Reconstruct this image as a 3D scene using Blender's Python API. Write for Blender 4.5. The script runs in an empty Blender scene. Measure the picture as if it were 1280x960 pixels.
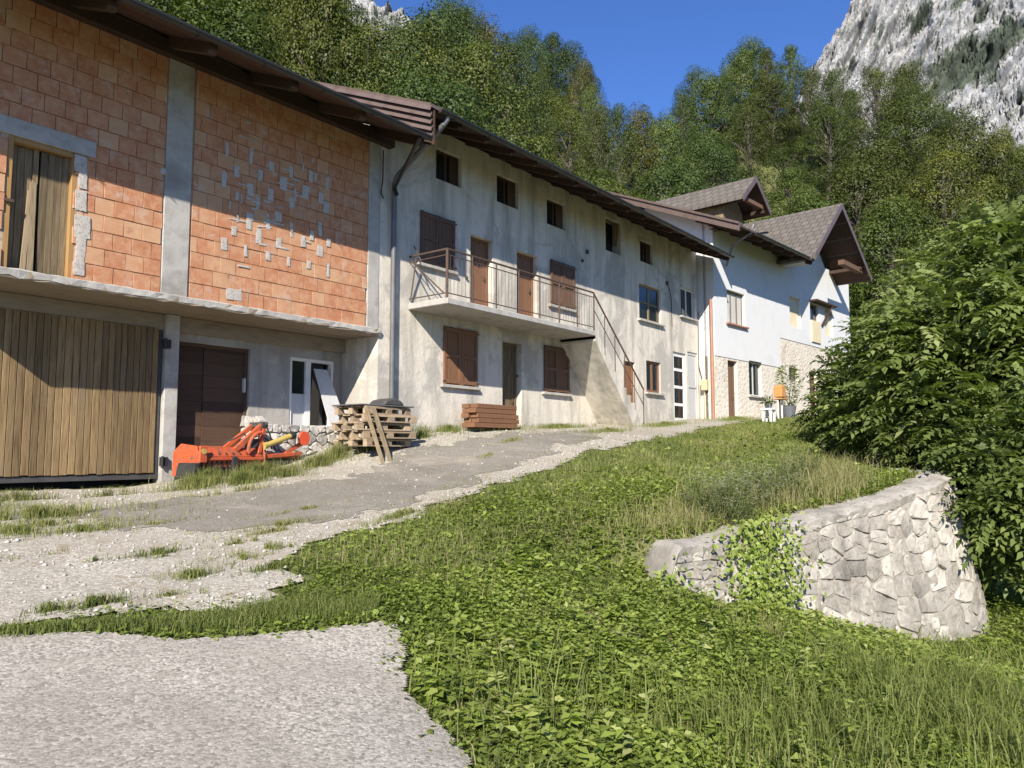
import bpy, bmesh, math, random
import numpy as np
from mathutils import Matrix, Vector, noise as mnoise
R = math.radians
rng = np.random.default_rng(7); random.seed(7)
S = bpy.context.scene
C = S.collection

# ---------------------------------------------------------------- camera, sky, sun, exposure
F = 960.0; PIT = math.atan(83 / 960.0); AZ = R(38.1)          # eye at the origin, facades run along +x
cam = bpy.data.cameras.new('camera'); cam.sensor_width = 36; cam.lens = 27.0; cam.clip_start = .05; cam.clip_end = 6000
camo = bpy.data.objects.new('camera', cam); C.objects.link(camo)
camo.location = (0, 0, 0); camo.rotation_euler = (R(90) + PIT, 0, AZ - R(90))
S.camera = camo
SUN = Vector((-1.78, -1.0, 1.30)).normalized()                # towards the sun
W = bpy.data.worlds.new('World'); S.world = W; W.use_nodes = True
nt = W.node_tree; nt.nodes.clear()
sky = nt.nodes.new('ShaderNodeTexSky'); sky.sky_type = 'NISHITA'; sky.sun_disc = False
sky.sun_elevation = math.asin(SUN.z); sky.sun_rotation = math.atan2(SUN.x, SUN.y)
sky.altitude = 600; sky.air_density = 1.0; sky.dust_density = .4; sky.ozone_density = 2.2
bg = nt.nodes.new('ShaderNodeBackground'); bg.inputs[1].default_value = 0.05
wo = nt.nodes.new('ShaderNodeOutputWorld'); tint = nt.nodes.new('ShaderNodeMix'); tint.data_type = 'RGBA'; tint.blend_type = 'MULTIPLY'; tint.inputs[0].default_value = 1; tint.inputs[7].default_value = (.82, 1.20, 1.95, 1)
nt.links.new(sky.outputs[0], tint.inputs[6]); nt.links.new(tint.outputs[2], bg.inputs[0]); nt.links.new(bg.outputs[0], wo.inputs[0])
sl = bpy.data.lights.new('sun', 'SUN'); sl.energy = 5.0; sl.angle = R(.53); sl.color = (1, .93, .82)
so = bpy.data.objects.new('sun', sl); C.objects.link(so); so.rotation_euler = SUN.to_track_quat('Z', 'Y').to_euler(); so.location = (0, 0, 60)
S.view_settings.view_transform = 'Standard'; S.view_settings.look = 'None'; S.view_settings.exposure = 0.95; S.view_settings.gamma = 1
S.render.engine = 'CYCLES'
S.cycles.max_bounces = 6; S.cycles.transparent_max_bounces = 4

# ---------------------------------------------------------------- pixel -> place helpers
FH = np.array([math.cos(AZ), math.sin(AZ), 0]); RH = np.array([math.sin(AZ), -math.cos(AZ), 0])
def ray(px, py):
    u = px - 640; v = 480 - py
    return (F * math.cos(PIT) - v * math.sin(PIT)) * FH + u * RH + np.array([0, 0, v * math.cos(PIT) + F * math.sin(PIT)])
def onY(px, py, Y): d = ray(px, py); return d * Y / d[1]
def onX(px, py, X): d = ray(px, py); return d * X / d[0]
def atF(px, py, f): d = ray(px, py); return d * f / float(d @ FH)
def proj(p):
    p = np.asarray(p, float); f = p @ FH; r = p @ RH; z = p[..., 2]
    zc = f * math.cos(PIT) + z * math.sin(PIT); yc = -f * math.sin(PIT) + z * math.cos(PIT)
    return 640 + F * r / zc, 480 - F * yc / zc

# ---------------------------------------------------------------- mesh helpers
WM = {}
def link(o, parent=None, world=None):
    C.objects.link(o); WM[o.name] = world or Matrix.Identity(4)
    if parent is not None:
        o.parent = parent; o.matrix_parent_inverse = WM[parent.name].inverted()
    return o
def tag(o, label=None, cat=None, group=None, kind=None):
    if label: o['label'] = label
    if cat: o['category'] = cat
    if group: o['group'] = group
    if kind: o['kind'] = kind
    return o
def thing(name, loc, label, cat, group=None):
    o = bpy.data.objects.new(name, None); o.location = loc; o.empty_display_size = .3
    link(o, None, Matrix.Translation(loc)); return tag(o, label, cat, group)
class MB:
    def __init__(s, fr=None): s.v = []; s.f = []; s.fr = fr
    def add(s, vs, fs):
        n = len(s.v); s.v += [tuple(map(float, p)) for p in vs]; s.f += [tuple(i + n for i in f) for f in fs]; return s
    def box(s, x0, x1, y0, y1, z0, z1):
        return s.add([(x0,y0,z0),(x1,y0,z0),(x1,y1,z0),(x0,y1,z0),(x0,y0,z1),(x1,y0,z1),(x1,y1,z1),(x0,y1,z1)],
                     [(0,3,2,1),(4,5,6,7),(0,1,5,4),(1,2,6,5),(2,3,7,6),(3,0,4,7)])
    def beam(s, p, q, w, h, up=(0, 0, 1)):
        p = Vector(p); q = Vector(q); d = (q - p).normalized(); up = Vector(up)
        a = d.cross(up)
        if a.length < 1e-4: a = d.cross(Vector((1, 0, 0)))
        a.normalize(); b = a.cross(d).normalized(); a *= w / 2; b *= h / 2
        return s.add([p-a-b, p+a-b, p+a+b, p-a+b, q-a-b, q+a-b, q+a+b, q-a+b], [(3,2,1,0),(4,5,6,7),(0,1,5,4),(1,2,6,5),(2,3,7,6),(3,0,4,7)])
    def tube(s, pts, r, n=8):
        pts = [Vector(p) for p in pts]; rs = r if isinstance(r, (list, tuple)) else [r] * len(pts)
        vs = []; fs = []; prev = None
        for i, p in enumerate(pts):
            d = ((pts[min(i+1, len(pts)-1)] - p).normalized() + (p - pts[max(i-1, 0)]).normalized()).normalized()
            a = prev if prev is not None else d.orthogonal()
            a = (a - d * a.dot(d)).normalized(); prev = a; b = d.cross(a)
            for k in range(n):
                t = 2 * math.pi * k / n; vs.append(p + (a * math.cos(t) + b * math.sin(t)) * rs[i])
        for i in range(len(pts) - 1):
            for k in range(n): fs.append((i*n+k, i*n+(k+1) % n, (i+1)*n+(k+1) % n, (i+1)*n+k))
        fs.append(tuple(range(n))[::-1]); fs.append(tuple((len(pts)-1)*n+k for k in range(n)))
        return s.add(vs, fs)
    def prism(s, poly, off):                                   # poly: 3D points, extruded by off
        n = len(poly); off = Vector(off); vs = [Vector(p) for p in poly]; vs = vs + [p + off for p in vs]
        return s.add(vs, [tuple(range(n))[::-1], tuple(range(n, 2*n))] + [(i, (i+1) % n, (i+1) % n + n, i+n) for i in range(n)])
    def disc(s, c, nrm, r, t, n=20):
        c = Vector(c); nrm = Vector(nrm).normalized(); return s.tube([c - nrm*t/2, c + nrm*t/2], r, n)
    def quad(s, *p): return s.add(p, [tuple(range(len(p)))])
    def mesh(s, name, bevel=0, smooth=False, origin=None, seg=1):
        me = bpy.data.meshes.new(name); V = s.v
        if s.fr is not None: V = [s.fr @ Vector(p) for p in V]
        if origin is not None: o = Vector(origin); V = [Vector(p) - o for p in V]
        me.from_pydata([tuple(p) for p in V], [], s.f)
        bm = bmesh.new(); bm.from_mesh(me); bmesh.ops.recalc_face_normals(bm, faces=bm.faces)
        if bevel: bmesh.ops.bevel(bm, geom=list(bm.edges), offset=bevel, segments=seg, affect='EDGES', profile=.5, clamp_overlap=True)
        bm.to_mesh(me); bm.free()
        if smooth:
            for p in me.polygons: p.use_smooth = True
            try: me.set_sharp_from_angle(angle=R(40))
            except Exception: pass
        return me
    def build(s, name, mat, parent=None, bevel=0, smooth=False, **k):
        if parent is None:
            V = [s.fr @ Vector(p) for p in s.v] if s.fr is not None else [Vector(p) for p in s.v]
            org = (sum(p.x for p in V)/len(V), sum(p.y for p in V)/len(V), min(p.z for p in V))
        else: org = None
        me = s.mesh(name, bevel, smooth, org); me.materials.append(mat)
        o = bpy.data.objects.new(name, me)
        if org: o.location = org
        link(o, parent, Matrix.Translation(org) if org else None); tag(o, **k); return o
def inst(name, me, loc, parent=None, rot=(0, 0, 0), sc=(1, 1, 1), mat=None):
    o = bpy.data.objects.new(name, me); o.location = loc; o.rotation_euler = rot; o.scale = sc
    return link(o, parent)
def fast_mesh(name, V, quads=None, tris=None, val=None, mat=None, smooth=False):
    me = bpy.data.meshes.new(name); V = np.asarray(V, np.float32).reshape(-1, 3)
    lv = []; st = []; n = 0
    for arr in (quads, tris):
        if arr is None or len(arr) == 0: continue
        a = np.asarray(arr, np.int32); k = a.shape[1]
        lv.append(a.ravel()); st.append(n + np.arange(len(a), dtype=np.int32) * k); n += a.size
    lv = np.concatenate(lv); st = np.concatenate(st)
    me.vertices.add(len(V)); me.vertices.foreach_set('co', V.ravel())
    me.loops.add(len(lv)); me.loops.foreach_set('vertex_index', lv)
    me.polygons.add(len(st)); me.polygons.foreach_set('loop_start', st)
    if val is not None:
        at = me.attributes.new('v', 'FLOAT', 'POINT'); at.data.foreach_set('value', np.asarray(val, np.float32))
    if smooth: me.polygons.foreach_set('use_smooth', np.ones(len(st), bool))
    me.update(calc_edges=True)
    if mat: me.materials.append(mat)
    return me
def nrmz(a): return a / np.maximum(np.linalg.norm(a, axis=-1, keepdims=True), 1e-9)
def leaf_arrays(P, D, N, L, Wd, val, fold=.12):
    """rhombic leaves with a fold: base point, direction of tip, facing, length, width"""
    D = nrmz(D); Sd = nrmz(np.cross(N, D)); N = np.cross(D, Sd); L = L[:, None]; Wd = Wd[:, None]
    up = N * Wd * fold
    V = np.stack([P, P + D*L*.45 + Sd*Wd*.5 + up, P + D*L - N*L*.08, P + D*L*.45 - Sd*Wd*.5 + up], 1)
    n = len(P); Q = np.arange(n*4).reshape(n, 4)
    return V.reshape(-1, 3), Q, np.repeat(val, 4)
def blade_arrays(P, D, L, Wd, lean, val):
    """grass blades, two joints: D horizontal lean direction"""
    n = len(P); D = nrmz(D); Sd = np.stack([-D[:, 1], D[:, 0], np.zeros(n)], 1)
    yaw = rng.uniform(0, 6.28, n); Sd = np.stack([np.cos(yaw), np.sin(yaw), np.zeros(n)], 1)
    L = L[:, None]; w = Wd[:, None]/2; ln = lean[:, None]; Z = np.array([[0, 0, 1.]])
    m = P + Z*L*.6 + D*L*ln*.25; t = P + Z*L*(1 - .35*ln) + D*L*ln
    V = np.stack([P - Sd*w, P + Sd*w, m + Sd*w*.8, m - Sd*w*.8, t], 1).reshape(-1, 3)
    b = np.arange(n)[:, None]*5
    return V, np.concatenate([b, b+1, b+2, b+3], 1), np.concatenate([b+3, b+2, b+4], 1), np.repeat(val, 5)

# ---------------------------------------------------------------- materials
class NT:
    def __init__(s, name):
        s.m = bpy.data.materials.new(name); s.m.use_nodes = True; s.t = s.m.node_tree; s.t.nodes.clear()
        s.out = s.n('ShaderNodeOutputMaterial'); s.geo = s.n('ShaderNodeNewGeometry'); s.oi = s.n('ShaderNodeObjectInfo')
    def n(s, k): return s.t.nodes.new(k)
    def set(s, sock, v):
        if isinstance(v, bpy.types.NodeSocket): s.t.links.new(v, sock)
        else: sock.default_value = v
    def coord(s, stretch=(1, 1, 1), src=None):
        m = s.n('ShaderNodeMapping'); s.set(m.inputs['Vector'], src or s.geo.outputs['Position']); m.inputs['Scale'].default_value = stretch; return m.outputs[0]
    def noise(s, sc, det=5, co=None, rough=.6, dist=0):
        x = s.n('ShaderNodeTexNoise'); s.set(x.inputs['Vector'], co or s.geo.outputs['Position'])
        x.inputs['Scale'].default_value = sc; x.inputs['Detail'].default_value = det; x.inputs['Roughness'].default_value = rough; x.inputs['Distortion'].default_value = dist
        return x.outputs[0]
    def voro(s, sc, co=None, feat='F1', out=0):
        x = s.n('ShaderNodeTexVoronoi'); x.feature = feat; s.set(x.inputs['Vector'], co or s.geo.outputs['Position']); x.inputs['Scale'].default_value = sc; return x.outputs[out]
    def ramp(s, f, stops):
        x = s.n('ShaderNodeValToRGB'); s.set(x.inputs[0], f); e = x.color_ramp.elements
        while len(e) < len(stops): e.new(.5)
        for i, (p, c) in enumerate(stops): e[i].position = p; e[i].color = c if len(c) == 4 else (*c, 1)
        return x.outputs[0]
    def mix(s, f, a, b, mode='MIX'):
        x = s.n('ShaderNodeMix'); x.data_type = 'RGBA'; x.blend_type = mode
        s.set(x.inputs[0], f); s.set(x.inputs[6], a if isinstance(a, bpy.types.NodeSocket) else (*a, 1)); s.set(x.inputs[7], b if isinstance(b, bpy.types.NodeSocket) else (*b, 1)); return x.outputs[2]
    def math(s, op, a, b=0.0, clamp=False):
        x = s.n('ShaderNodeMath'); x.operation = op; s.set(x.inputs[0], a); s.set(x.inputs[1], b); x.use_clamp = clamp; return x.outputs[0]
    def bump(s, h, st=.3, dist=.02, nrm=None):
        x = s.n('ShaderNodeBump'); s.set(x.inputs['Height'], h); x.inputs['Strength'].default_value = st; x.inputs['Distance'].default_value = dist
        if nrm: s.set(x.inputs['Normal'], nrm)
        return x.outputs[0]
    def bsdf(s, col, rough=.8, nrm=None, metal=0, spec=.35):
        x = s.n('ShaderNodeBsdfPrincipled'); s.set(x.inputs['Base Color'], col if isinstance(col, bpy.types.NodeSocket) else (*col, 1)); s.set(x.inputs['Roughness'], rough)
        x.inputs['Metallic'].default_value = metal; x.inputs['Specular IOR Level'].default_value = spec
        if nrm: s.set(x.inputs['Normal'], nrm)
        return x.outputs[0]
    def done(s, sh): s.t.links.new(sh, s.out.inputs[0]); return s.m
def mid(f, a=.3, b=.7): return [(a + (b - a) * i / max(len(f) - 1, 1), c) for i, c in enumerate(f)]
def gen(name, cols, sc=4, stretch=(1, 1, 1), rough=.85, bump=.3, bsc=30, bdist=.01, big=None, rnd=0, metal=0, spec=.3, speck=None, det=7):
    t = NT(name); co = t.coord(stretch)
    c = t.ramp(t.noise(sc, det, co), mid(cols))
    if big: c = t.mix(t.ramp(t.noise(big[0], 6, t.coord(big[3] if len(big) > 3 else (1, 1, 1)), .65, .5), [(big[2], (0, 0, 0)), (min(big[2] + .16, 1), (1, 1, 1))]), c, big[1])
    if speck: c = t.mix(t.ramp(t.noise(speck[0], 3), [(speck[2], (0, 0, 0)), (speck[2] + .06, (1, 1, 1))]), c, speck[1])
    if rnd:
        r = t.math('ADD', t.math('MULTIPLY', t.oi.outputs['Random'], 2 * rnd), 1 - rnd)
        cc = t.n('ShaderNodeCombineColor'); [t.set(cc.inputs[i], r) for i in range(3)]; c = t.mix(1.0, c, cc.outputs[0], 'MULTIPLY')
    b = t.bump(t.noise(bsc, 6, co), bump, bdist)
    return t.done(t.bsdf(c, rough, b, metal, spec))
def leafmat(name, stops, trans=.35, useobj=False, rough=.5):
    t = NT(name); a = t.n('ShaderNodeAttribute'); a.attribute_name = 'v'
    c = t.ramp(a.outputs['Fac'], stops)
    if useobj: c = t.mix(1.0, c, t.oi.outputs['Color'], 'MULTIPLY')
    p = t.bsdf(c, rough, None, 0, .3); tr = t.n('ShaderNodeBsdfTranslucent'); t.set(tr.inputs[0], t.mix(1.0, c, (1.0, 1.15, .5), 'MULTIPLY'))
    mx = t.n('ShaderNodeMixShader'); mx.inputs[0].default_value = trans; t.t.links.new(p, mx.inputs[1]); t.t.links.new(tr.outputs[0], mx.inputs[2])
    return t.done(mx.outputs[0])
def glassmat():
    t = NT('window_glass'); return t.done(t.bsdf((.015, .018, .02), .08, t.bump(t.noise(1.5, 2), .05, .02), 0, .6))
M = {}
def brickmat():
    t = NT('hollow_brick'); co = t.coord((1, 1, 1))
    c = t.ramp(t.oi.outputs['Random'], [(0, (.39, .165, .085)), (.3, (.44, .20, .108)), (.55, (.41, .18, .092)), (.8, (.48, .26, .145)), (1, (.50, .31, .18))])
    n = t.noise(9, 8, co); c = t.mix(t.ramp(n, [(.4, (0, 0, 0)), (.7, (.75, .75, .75))]), c, (.55, .36, .22))
    c = t.mix(t.ramp(t.noise(3.1, 8, co, .7), [(.56, (0, 0, 0)), (.68, (.75, .75, .75))]), c, (.48, .42, .35))
    c = t.mix(t.ramp(t.noise(5.5, 9, co, .75), [(.30, (.8, .8, .8)), (.42, (0, 0, 0))]), c, (.26, .115, .062))
    st = t.noise(1.0, 3, t.coord((4, 4, 160)))
    c = t.mix(t.math('MULTIPLY', st, .35), c, (.36, .13, .06))
    h = t.math('ADD', t.math('MULTIPLY', st, 1.2), t.noise(60, 5, co))
    return t.done(t.bsdf(c, .9, t.bump(h, .5, .006), 0, .2))
M['brick'] = brickmat()
M['mortar'] = gen('mortar', [(.33, .235, .175), (.42, .33, .25), (.24, .165, .12)], 9, bsc=60, bump=.6)
M['mortar_pale'] = gen('mortar_pale', [(.27, .21, .17), (.38, .345, .305), (.46, .43, .39), (.30, .235, .19)], 26, bsc=50, bump=.6)
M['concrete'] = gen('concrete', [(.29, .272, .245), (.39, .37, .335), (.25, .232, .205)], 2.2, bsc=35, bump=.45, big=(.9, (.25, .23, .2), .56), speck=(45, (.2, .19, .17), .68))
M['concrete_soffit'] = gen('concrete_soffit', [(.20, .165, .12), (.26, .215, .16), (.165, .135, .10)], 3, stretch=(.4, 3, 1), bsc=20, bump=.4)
def plaster(name, a, b, c, stain, stain2, amt=.52):
    t = NT(name); co = t.coord()
    col = t.ramp(t.noise(1.3, 8, co, .65, .4), [(.3, a), (.5, b), (.7, c)])
    drip = t.noise(1.0, 7, t.coord((2.6, 2.6, .32)), .62, .3)
    col = t.mix(t.ramp(drip, [(amt, (0, 0, 0)), (amt + .22, (.8, .8, .8))]), col, stain)
    col = t.mix(t.ramp(t.noise(.55, 8, co, .68, .6), [(.52, (0, 0, 0)), (.58, (.85, .85, .85))]), col, stain2)
    col = t.mix(t.ramp(t.noise(2.6, 9, co, .72, .8), [(.60, (0, 0, 0)), (.64, (.8, .8, .8))]), col, (.46, .44, .40))
    col = t.mix(t.ramp(t.noise(7, 4, co), [(.68, (0, 0, 0)), (.74, (.6, .6, .6))]), col, (.2, .185, .16))
    h = t.math('ADD', t.noise(5, 8, co, .7), t.math('MULTIPLY', t.noise(45, 4, co), .35))
    return t.done(t.bsdf(col, .93, t.bump(h, .55, .03), 0, .15))
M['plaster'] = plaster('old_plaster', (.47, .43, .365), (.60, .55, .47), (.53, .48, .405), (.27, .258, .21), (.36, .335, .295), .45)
M['plaster_base'] = plaster('shaded_plaster', (.27, .255, .23), (.35, .33, .295), (.25, .235, .21), (.19, .18, .165), (.30, .245, .20), .46)  # shade of the recess under the slab put into darker plaster tones
M['white'] = gen('white_plaster', [(.52, .525, .53), (.575, .575, .57), (.545, .545, .54)], 1.2, bsc=40, bump=.35, big=(.6, (.55, .545, .53), .6))
def oldstone():
    t = NT('patched_stone_plaster'); co = t.coord(); d = t.voro(4.2, t.coord((1, 1, 1.3)), 'DISTANCE_TO_EDGE'); v = t.voro(4.2, t.coord((1, 1, 1.3)), 'F1', 1)
    st = t.mix(.55, t.ramp(t.noise(3, 6, co), [(.3, (.42, .33, .27)), (.5, (.50, .42, .34)), (.7, (.52, .33, .24))]), t.ramp(v, [(.2, (.36, .29, .24)), (.5, (.5, .42, .35)), (.8, (.56, .48, .40))]))
    st = t.mix(t.ramp(d, [(.02, (1, 1, 1)), (.09, (0, 0, 0))]), st, (.50, .46, .40))
    pl = t.ramp(t.noise(2, 7, co), [(.3, (.52, .48, .41)), (.7, (.60, .55, .47))])
    m = t.ramp(t.noise(.9, 7, co, .62, .8), [(.53, (0, 0, 0)), (.60, (1, 1, 1))])
    c = t.mix(m, pl, st); return t.done(t.bsdf(c, .95, t.bump(t.math('ADD', t.noise(8, 8, co), t.math('MULTIPLY', d, 1.5)), .6, .04), 0, .1))
M['oldstone'] = oldstone()
M['plank'] = gen('weathered_plank', [(.095, .062, .028), (.16, .105, .048), (.225, .155, .076), (.13, .086, .04)], 2.4, (14, 14, .8), .8, .4, 6, .006, rnd=.28, big=(1.2, (.16, .12, .075), .55, (6, 6, .5)))
M['oldboard'] = gen('pale_board', [(.15, .11, .065), (.23, .175, .105), (.30, .235, .15)], 2.5, (16, 16, 1), .85, .4, 5, .006, rnd=.25)
M['doorboard'] = gen('dark_board', [(.10, .07, .04), (.17, .125, .07), (.24, .18, .105)], 2.5, (16, 16, 1), .8, .4, 5, .006, rnd=.35)
M['honey'] = gen('honey_wood', [(.26, .145, .05), (.34, .20, .075), (.29, .165, .06)], 2.5, (16, 16, 1), .6, .2, 5, .004, rnd=.12)
M['darkdoor'] = gen('dark_brown_door', [(.045, .026, .016), (.075, .043, .026), (.055, .033, .02)], 2.5, (1, 14, 14), .75, .3, 5, .004, rnd=.35)
M['shutter'] = gen('brown_shutter', [(.085, .047, .030), (.13, .075, .047), (.10, .057, .036)], 2.5, (16, 16, 1), .7, .3, 5, .004, rnd=.15)
M['lattewood'] = gen('reddish_door', [(.13, .062, .032), (.19, .095, .05), (.155, .076, .04)], 2.5, (16, 16, 1), .65, .25, 5, .004, rnd=.1)
M['rafter'] = gen('rafter_wood', [(.035, .021, .015), (.06, .036, .024), (.045, .027, .018)], 3, (4, 4, 4), .8, .3, 15, .005, rnd=.25)
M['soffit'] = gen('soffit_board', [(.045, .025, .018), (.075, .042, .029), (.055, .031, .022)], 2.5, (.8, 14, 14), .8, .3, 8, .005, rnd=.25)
M['sheet'] = gen('brown_roof_sheet', [(.075, .052, .042), (.115, .082, .068), (.09, .063, .052)], 3, bsc=8, bump=.1, rough=.45, spec=.5)
M['gutter'] = gen('brown_gutter', [(.018, .016, .015), (.03, .027, .025)], 3, bsc=6, bump=.1, rough=.4, spec=.5)
M['greygutter'] = gen('grey_gutter', [(.085, .085, .088), (.13, .13, .132)], 3, bsc=6, bump=.1, rough=.4, spec=.5)
M['copper'] = gen('copper_pipe', [(.25, .115, .07), (.32, .16, .10)], 4, bsc=9, bump=.1, rough=.45, spec=.5)
M['iron'] = gen('rusty_iron', [(.05, .042, .038), (.10, .065, .048), (.065, .05, .045)], 10, bsc=40, bump=.3, rough=.7, metal=.2)
M['black'] = gen('black_steel', [(.02, .02, .02), (.035, .034, .033)], 6, bsc=30, bump=.2, rough=.55)
M['darksteel'] = gen('dark_steel', [(.045, .043, .042), (.07, .066, .062)], 5, bsc=30, bump=.2, rough=.6)
M['dark'] = gen('dark_interior', [(.018, .017, .016), (.03, .028, .026)], 3, bump=.05)  # near-black colour stands for the unlit space behind the openings
M['whiteframe'] = gen('white_paint', [(.60, .59, .56), (.70, .69, .66)], 5, bsc=40, bump=.1, rough=.5, big=(3, (.5, .47, .42), .62))
M['greypanel'] = gen('grey_panel', [(.40, .40, .39), (.48, .48, .47)], 3, (8, 8, 1), bsc=30, bump=.15, rough=.55)
M['beige'] = gen('beige_panel', [(.55, .47, .32), (.62, .54, .38)], 3, bsc=30, bump=.15, rough=.6)
M['glass'] = glassmat()
M['tile'] = None
def tilemat():
    t = NT('grey_roof_tile'); tc = t.n('ShaderNodeTexCoord')
    b = t.n('ShaderNodeTexBrick'); t.set(b.inputs['Vector'], t.coord((1, 1, 1), tc.outputs['UV'])); b.inputs['Scale'].default_value = 1; b.inputs['Brick Width'].default_value = .33; b.inputs['Row Height'].default_value = .36
    b.inputs['Mortar Size'].default_value = .022; b.inputs['Mortar Smooth'].default_value = .4; b.inputs[1].default_value = (.105, .094, .082, 1); b.inputs[2].default_value = (.145, .13, .115, 1); b.inputs[3].default_value = (.05, .044, .04, 1)
    c = t.mix(t.ramp(t.noise(2.5, 6), [(.35, (0, 0, 0)), (.75, (.7, .7, .7))]), b.outputs[0], (.105, .092, .075))
    return t.done(t.bsdf(c, .85, t.bump(b.outputs[1], .6, .03), 0, .2))
M['tile'] = tilemat()
M['orange'] = gen('orange_paint', [(.38, .062, .022), (.46, .088, .03), (.30, .05, .02)], 9, bsc=30, bump=.25, rough=.6, spec=.4, big=(9, (.17, .085, .05), .49))
M['red'] = gen('red_paint', [(.55, .07, .03), (.62, .10, .04)], 6, bsc=30, bump=.1, rough=.45, spec=.5)
M['yellow'] = gen('yellow_plastic', [(.36, .26, .07), (.44, .33, .10)], 6, bsc=30, bump=.1, rough=.5, big=(6, (.30, .22, .08), .58))
M['rubber'] = gen('black_rubber', [(.02, .02, .019), (.04, .038, .035)], 8, bsc=30, bump=.3, rough=.8)
M['palletwood'] = gen('pallet_wood', [(.19, .14, .09), (.31, .235, .155), (.24, .18, .115)], 2.5, (3, 3, 12), .85, .35, 8, .005, rnd=.3)
M['terracotta'] = gen('terracotta', [(.40, .19, .06), (.46, .23, .08)], 5, bsc=20, bump=.15, rough=.7)
M['pot'] = gen('grey_pot', [(.09, .095, .11), (.13, .135, .15)], 5, bsc=20, bump=.15, rough=.6)
M['gasbox'] = gen('ochre_box', [(.42, .34, .2), (.5, .41, .25)], 5, bsc=20, bump=.1, rough=.6)
M['stone'] = gen('wall_stone', [(.225, .205, .175), (.30, .275, .236), (.365, .338, .292), (.26, .236, .20)], 3.5, bsc=9, bump=.75, bdist=.03, rough=.95, rnd=.30, big=(.8, (.17, .155, .135), .52, (1.6, 1.6, .5)), speck=(16, (.165, .15, .13), .62), spec=.1, det=9)
M['wallmortar'] = gen('wall_mortar', [(.19, .17, .143), (.29, .26, .22), (.15, .133, .11)], 6, bsc=14, bump=.7, bdist=.03, rough=.95, spec=.1)
M['rubble'] = gen('rubble_stone', [(.30, .28, .25), (.42, .395, .355), (.25, .23, .205)], 9, bsc=18, bump=.6, rough=.95, rnd=.25, spec=.1)
def groundmat(name, base, mid_, hi, dirt, peb=(28, .5), big=.5, bumpd=.02, soil=(.21, .17, .12), dark=.5, crack=0, soilt=.62):
    t = NT(name); co = t.coord()
    c = t.ramp(t.noise(.9, 9, co, .68, .3), [(.3, base), (.5, mid_), (.7, hi)])
    v = t.voro(peb[0], co, 'F1', 1); bw = t.n('ShaderNodeRGBToBW'); t.set(bw.inputs[0], v)
    c = t.mix(peb[1], c, t.ramp(bw.outputs[0], [(.15, tuple(x * dark for x in base)), (.5, mid_), (.85, tuple(min(1, x * 1.25) for x in hi))]))
    fine = t.noise(110, 4, co, .7)
    c = t.mix(t.ramp(fine, [(.52, (0, 0, 0)), (.62, (.6, .6, .6))]), c, tuple(x * dark * .9 for x in base))
    pit = t.math('ADD', t.voro(peb[0] * .9, t.coord((1, 1, 1)), 'F1', 0), t.math('MULTIPLY', t.noise(3.5, 6, co), .55))
    c = t.mix(t.ramp(pit, [(.30, (.8, .8, .8)), (.40, (0, 0, 0))]), c, tuple(x * .34 for x in base))
    c = t.mix(t.ramp(t.noise(peb[0] * 1.1, 2, co), [(.58, (0, 0, 0)), (.66, (.75, .75, .75))]), c, tuple(min(.7, x * 1.5) for x in hi))
    c = t.mix(t.ramp(t.noise(peb[0] * .8, 3, t.coord((1, 1, 1.3)), .6, .4), [(.30, (.9, .9, .9)), (.42, (0, 0, 0))]), c, tuple(x * .42 for x in base))
    c = t.mix(t.ramp(t.noise(1.7, 10, co, .75), [(.3, (.55, .55, .55)), (.55, (0, 0, 0))]), c, tuple(x * .72 for x in mid_))
    c = t.mix(t.ramp(t.noise(.55, 9, t.coord((1, 1, 1)), .66, 1.0), [(big, (0, 0, 0)), (big + .12, (.85, .85, .85))]), c, dirt)
    c = t.mix(t.ramp(t.noise(2.3, 9, co, .7, .5), [(soilt, (0, 0, 0)), (soilt + .08, (.7, .7, .7))]), c, soil)
    if crack:
        va = t.n('ShaderNodeVectorMath'); va.operation = 'ADD'; ns = t.n('ShaderNodeTexNoise'); t.set(ns.inputs['Vector'], co); ns.inputs['Scale'].default_value = 1.4; ns.inputs['Detail'].default_value = 7
        sc_ = t.n('ShaderNodeVectorMath'); sc_.operation = 'SCALE'; sc_.inputs[3].default_value = .7; t.set(sc_.inputs[0], ns.outputs[1]); t.set(va.inputs[0], co); t.set(va.inputs[1], sc_.outputs[0])
        e = t.voro(crack, va.outputs[0], 'DISTANCE_TO_EDGE')
        c = t.mix(t.ramp(e, [(.004, (.7, .7, .7)), (.012, (0, 0, 0))]), c, tuple(x * .35 for x in base))
    c = t.mix(t.ramp(t.noise(.8, 7, t.coord((1.6, .6, 1)), .65, .8), [(.36, (.4, .4, .4)), (.60, (0, 0, 0))]), c, tuple(x * .78 for x in base))
    h = t.math('ADD', t.math('MULTIPLY', t.voro(peb[0], co, 'F1', 0), -1.0), t.math('ADD', t.math('MULTIPLY', t.noise(90, 4, co, .7), .8), t.math('MULTIPLY', t.noise(6, 5, co), 1.2)))
    return t.done(t.bsdf(c, .95, t.bump(h, .22, bumpd), 0, .12))
M['ground'] = groundmat('meadow_soil', (.085, .095, .035), (.115, .125, .045), (.14, .14, .06), (.17, .14, .085), (14, .25), .55)
M['gravel'] = groundmat('gravel', (.32, .288, .235), (.39, .358, .298), (.465, .43, .365), (.32, .28, .22), (34, .5), .52, .025, (.24, .195, .13), .5, 0, .555)
M['asphalt'] = groundmat('worn_asphalt', (.18, .163, .136), (.232, .212, .178), (.285, .262, .222), (.31, .278, .228), (60, .45), .54, .012, (.20, .165, .12), .5, 0, .57)
M['pad'] = groundmat('worn_concrete', (.30, .272, .228), (.375, .345, .293), (.45, .418, .36), (.31, .272, .22), (44, .6), .56, .02, (.23, .20, .16), .40, 0)
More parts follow.
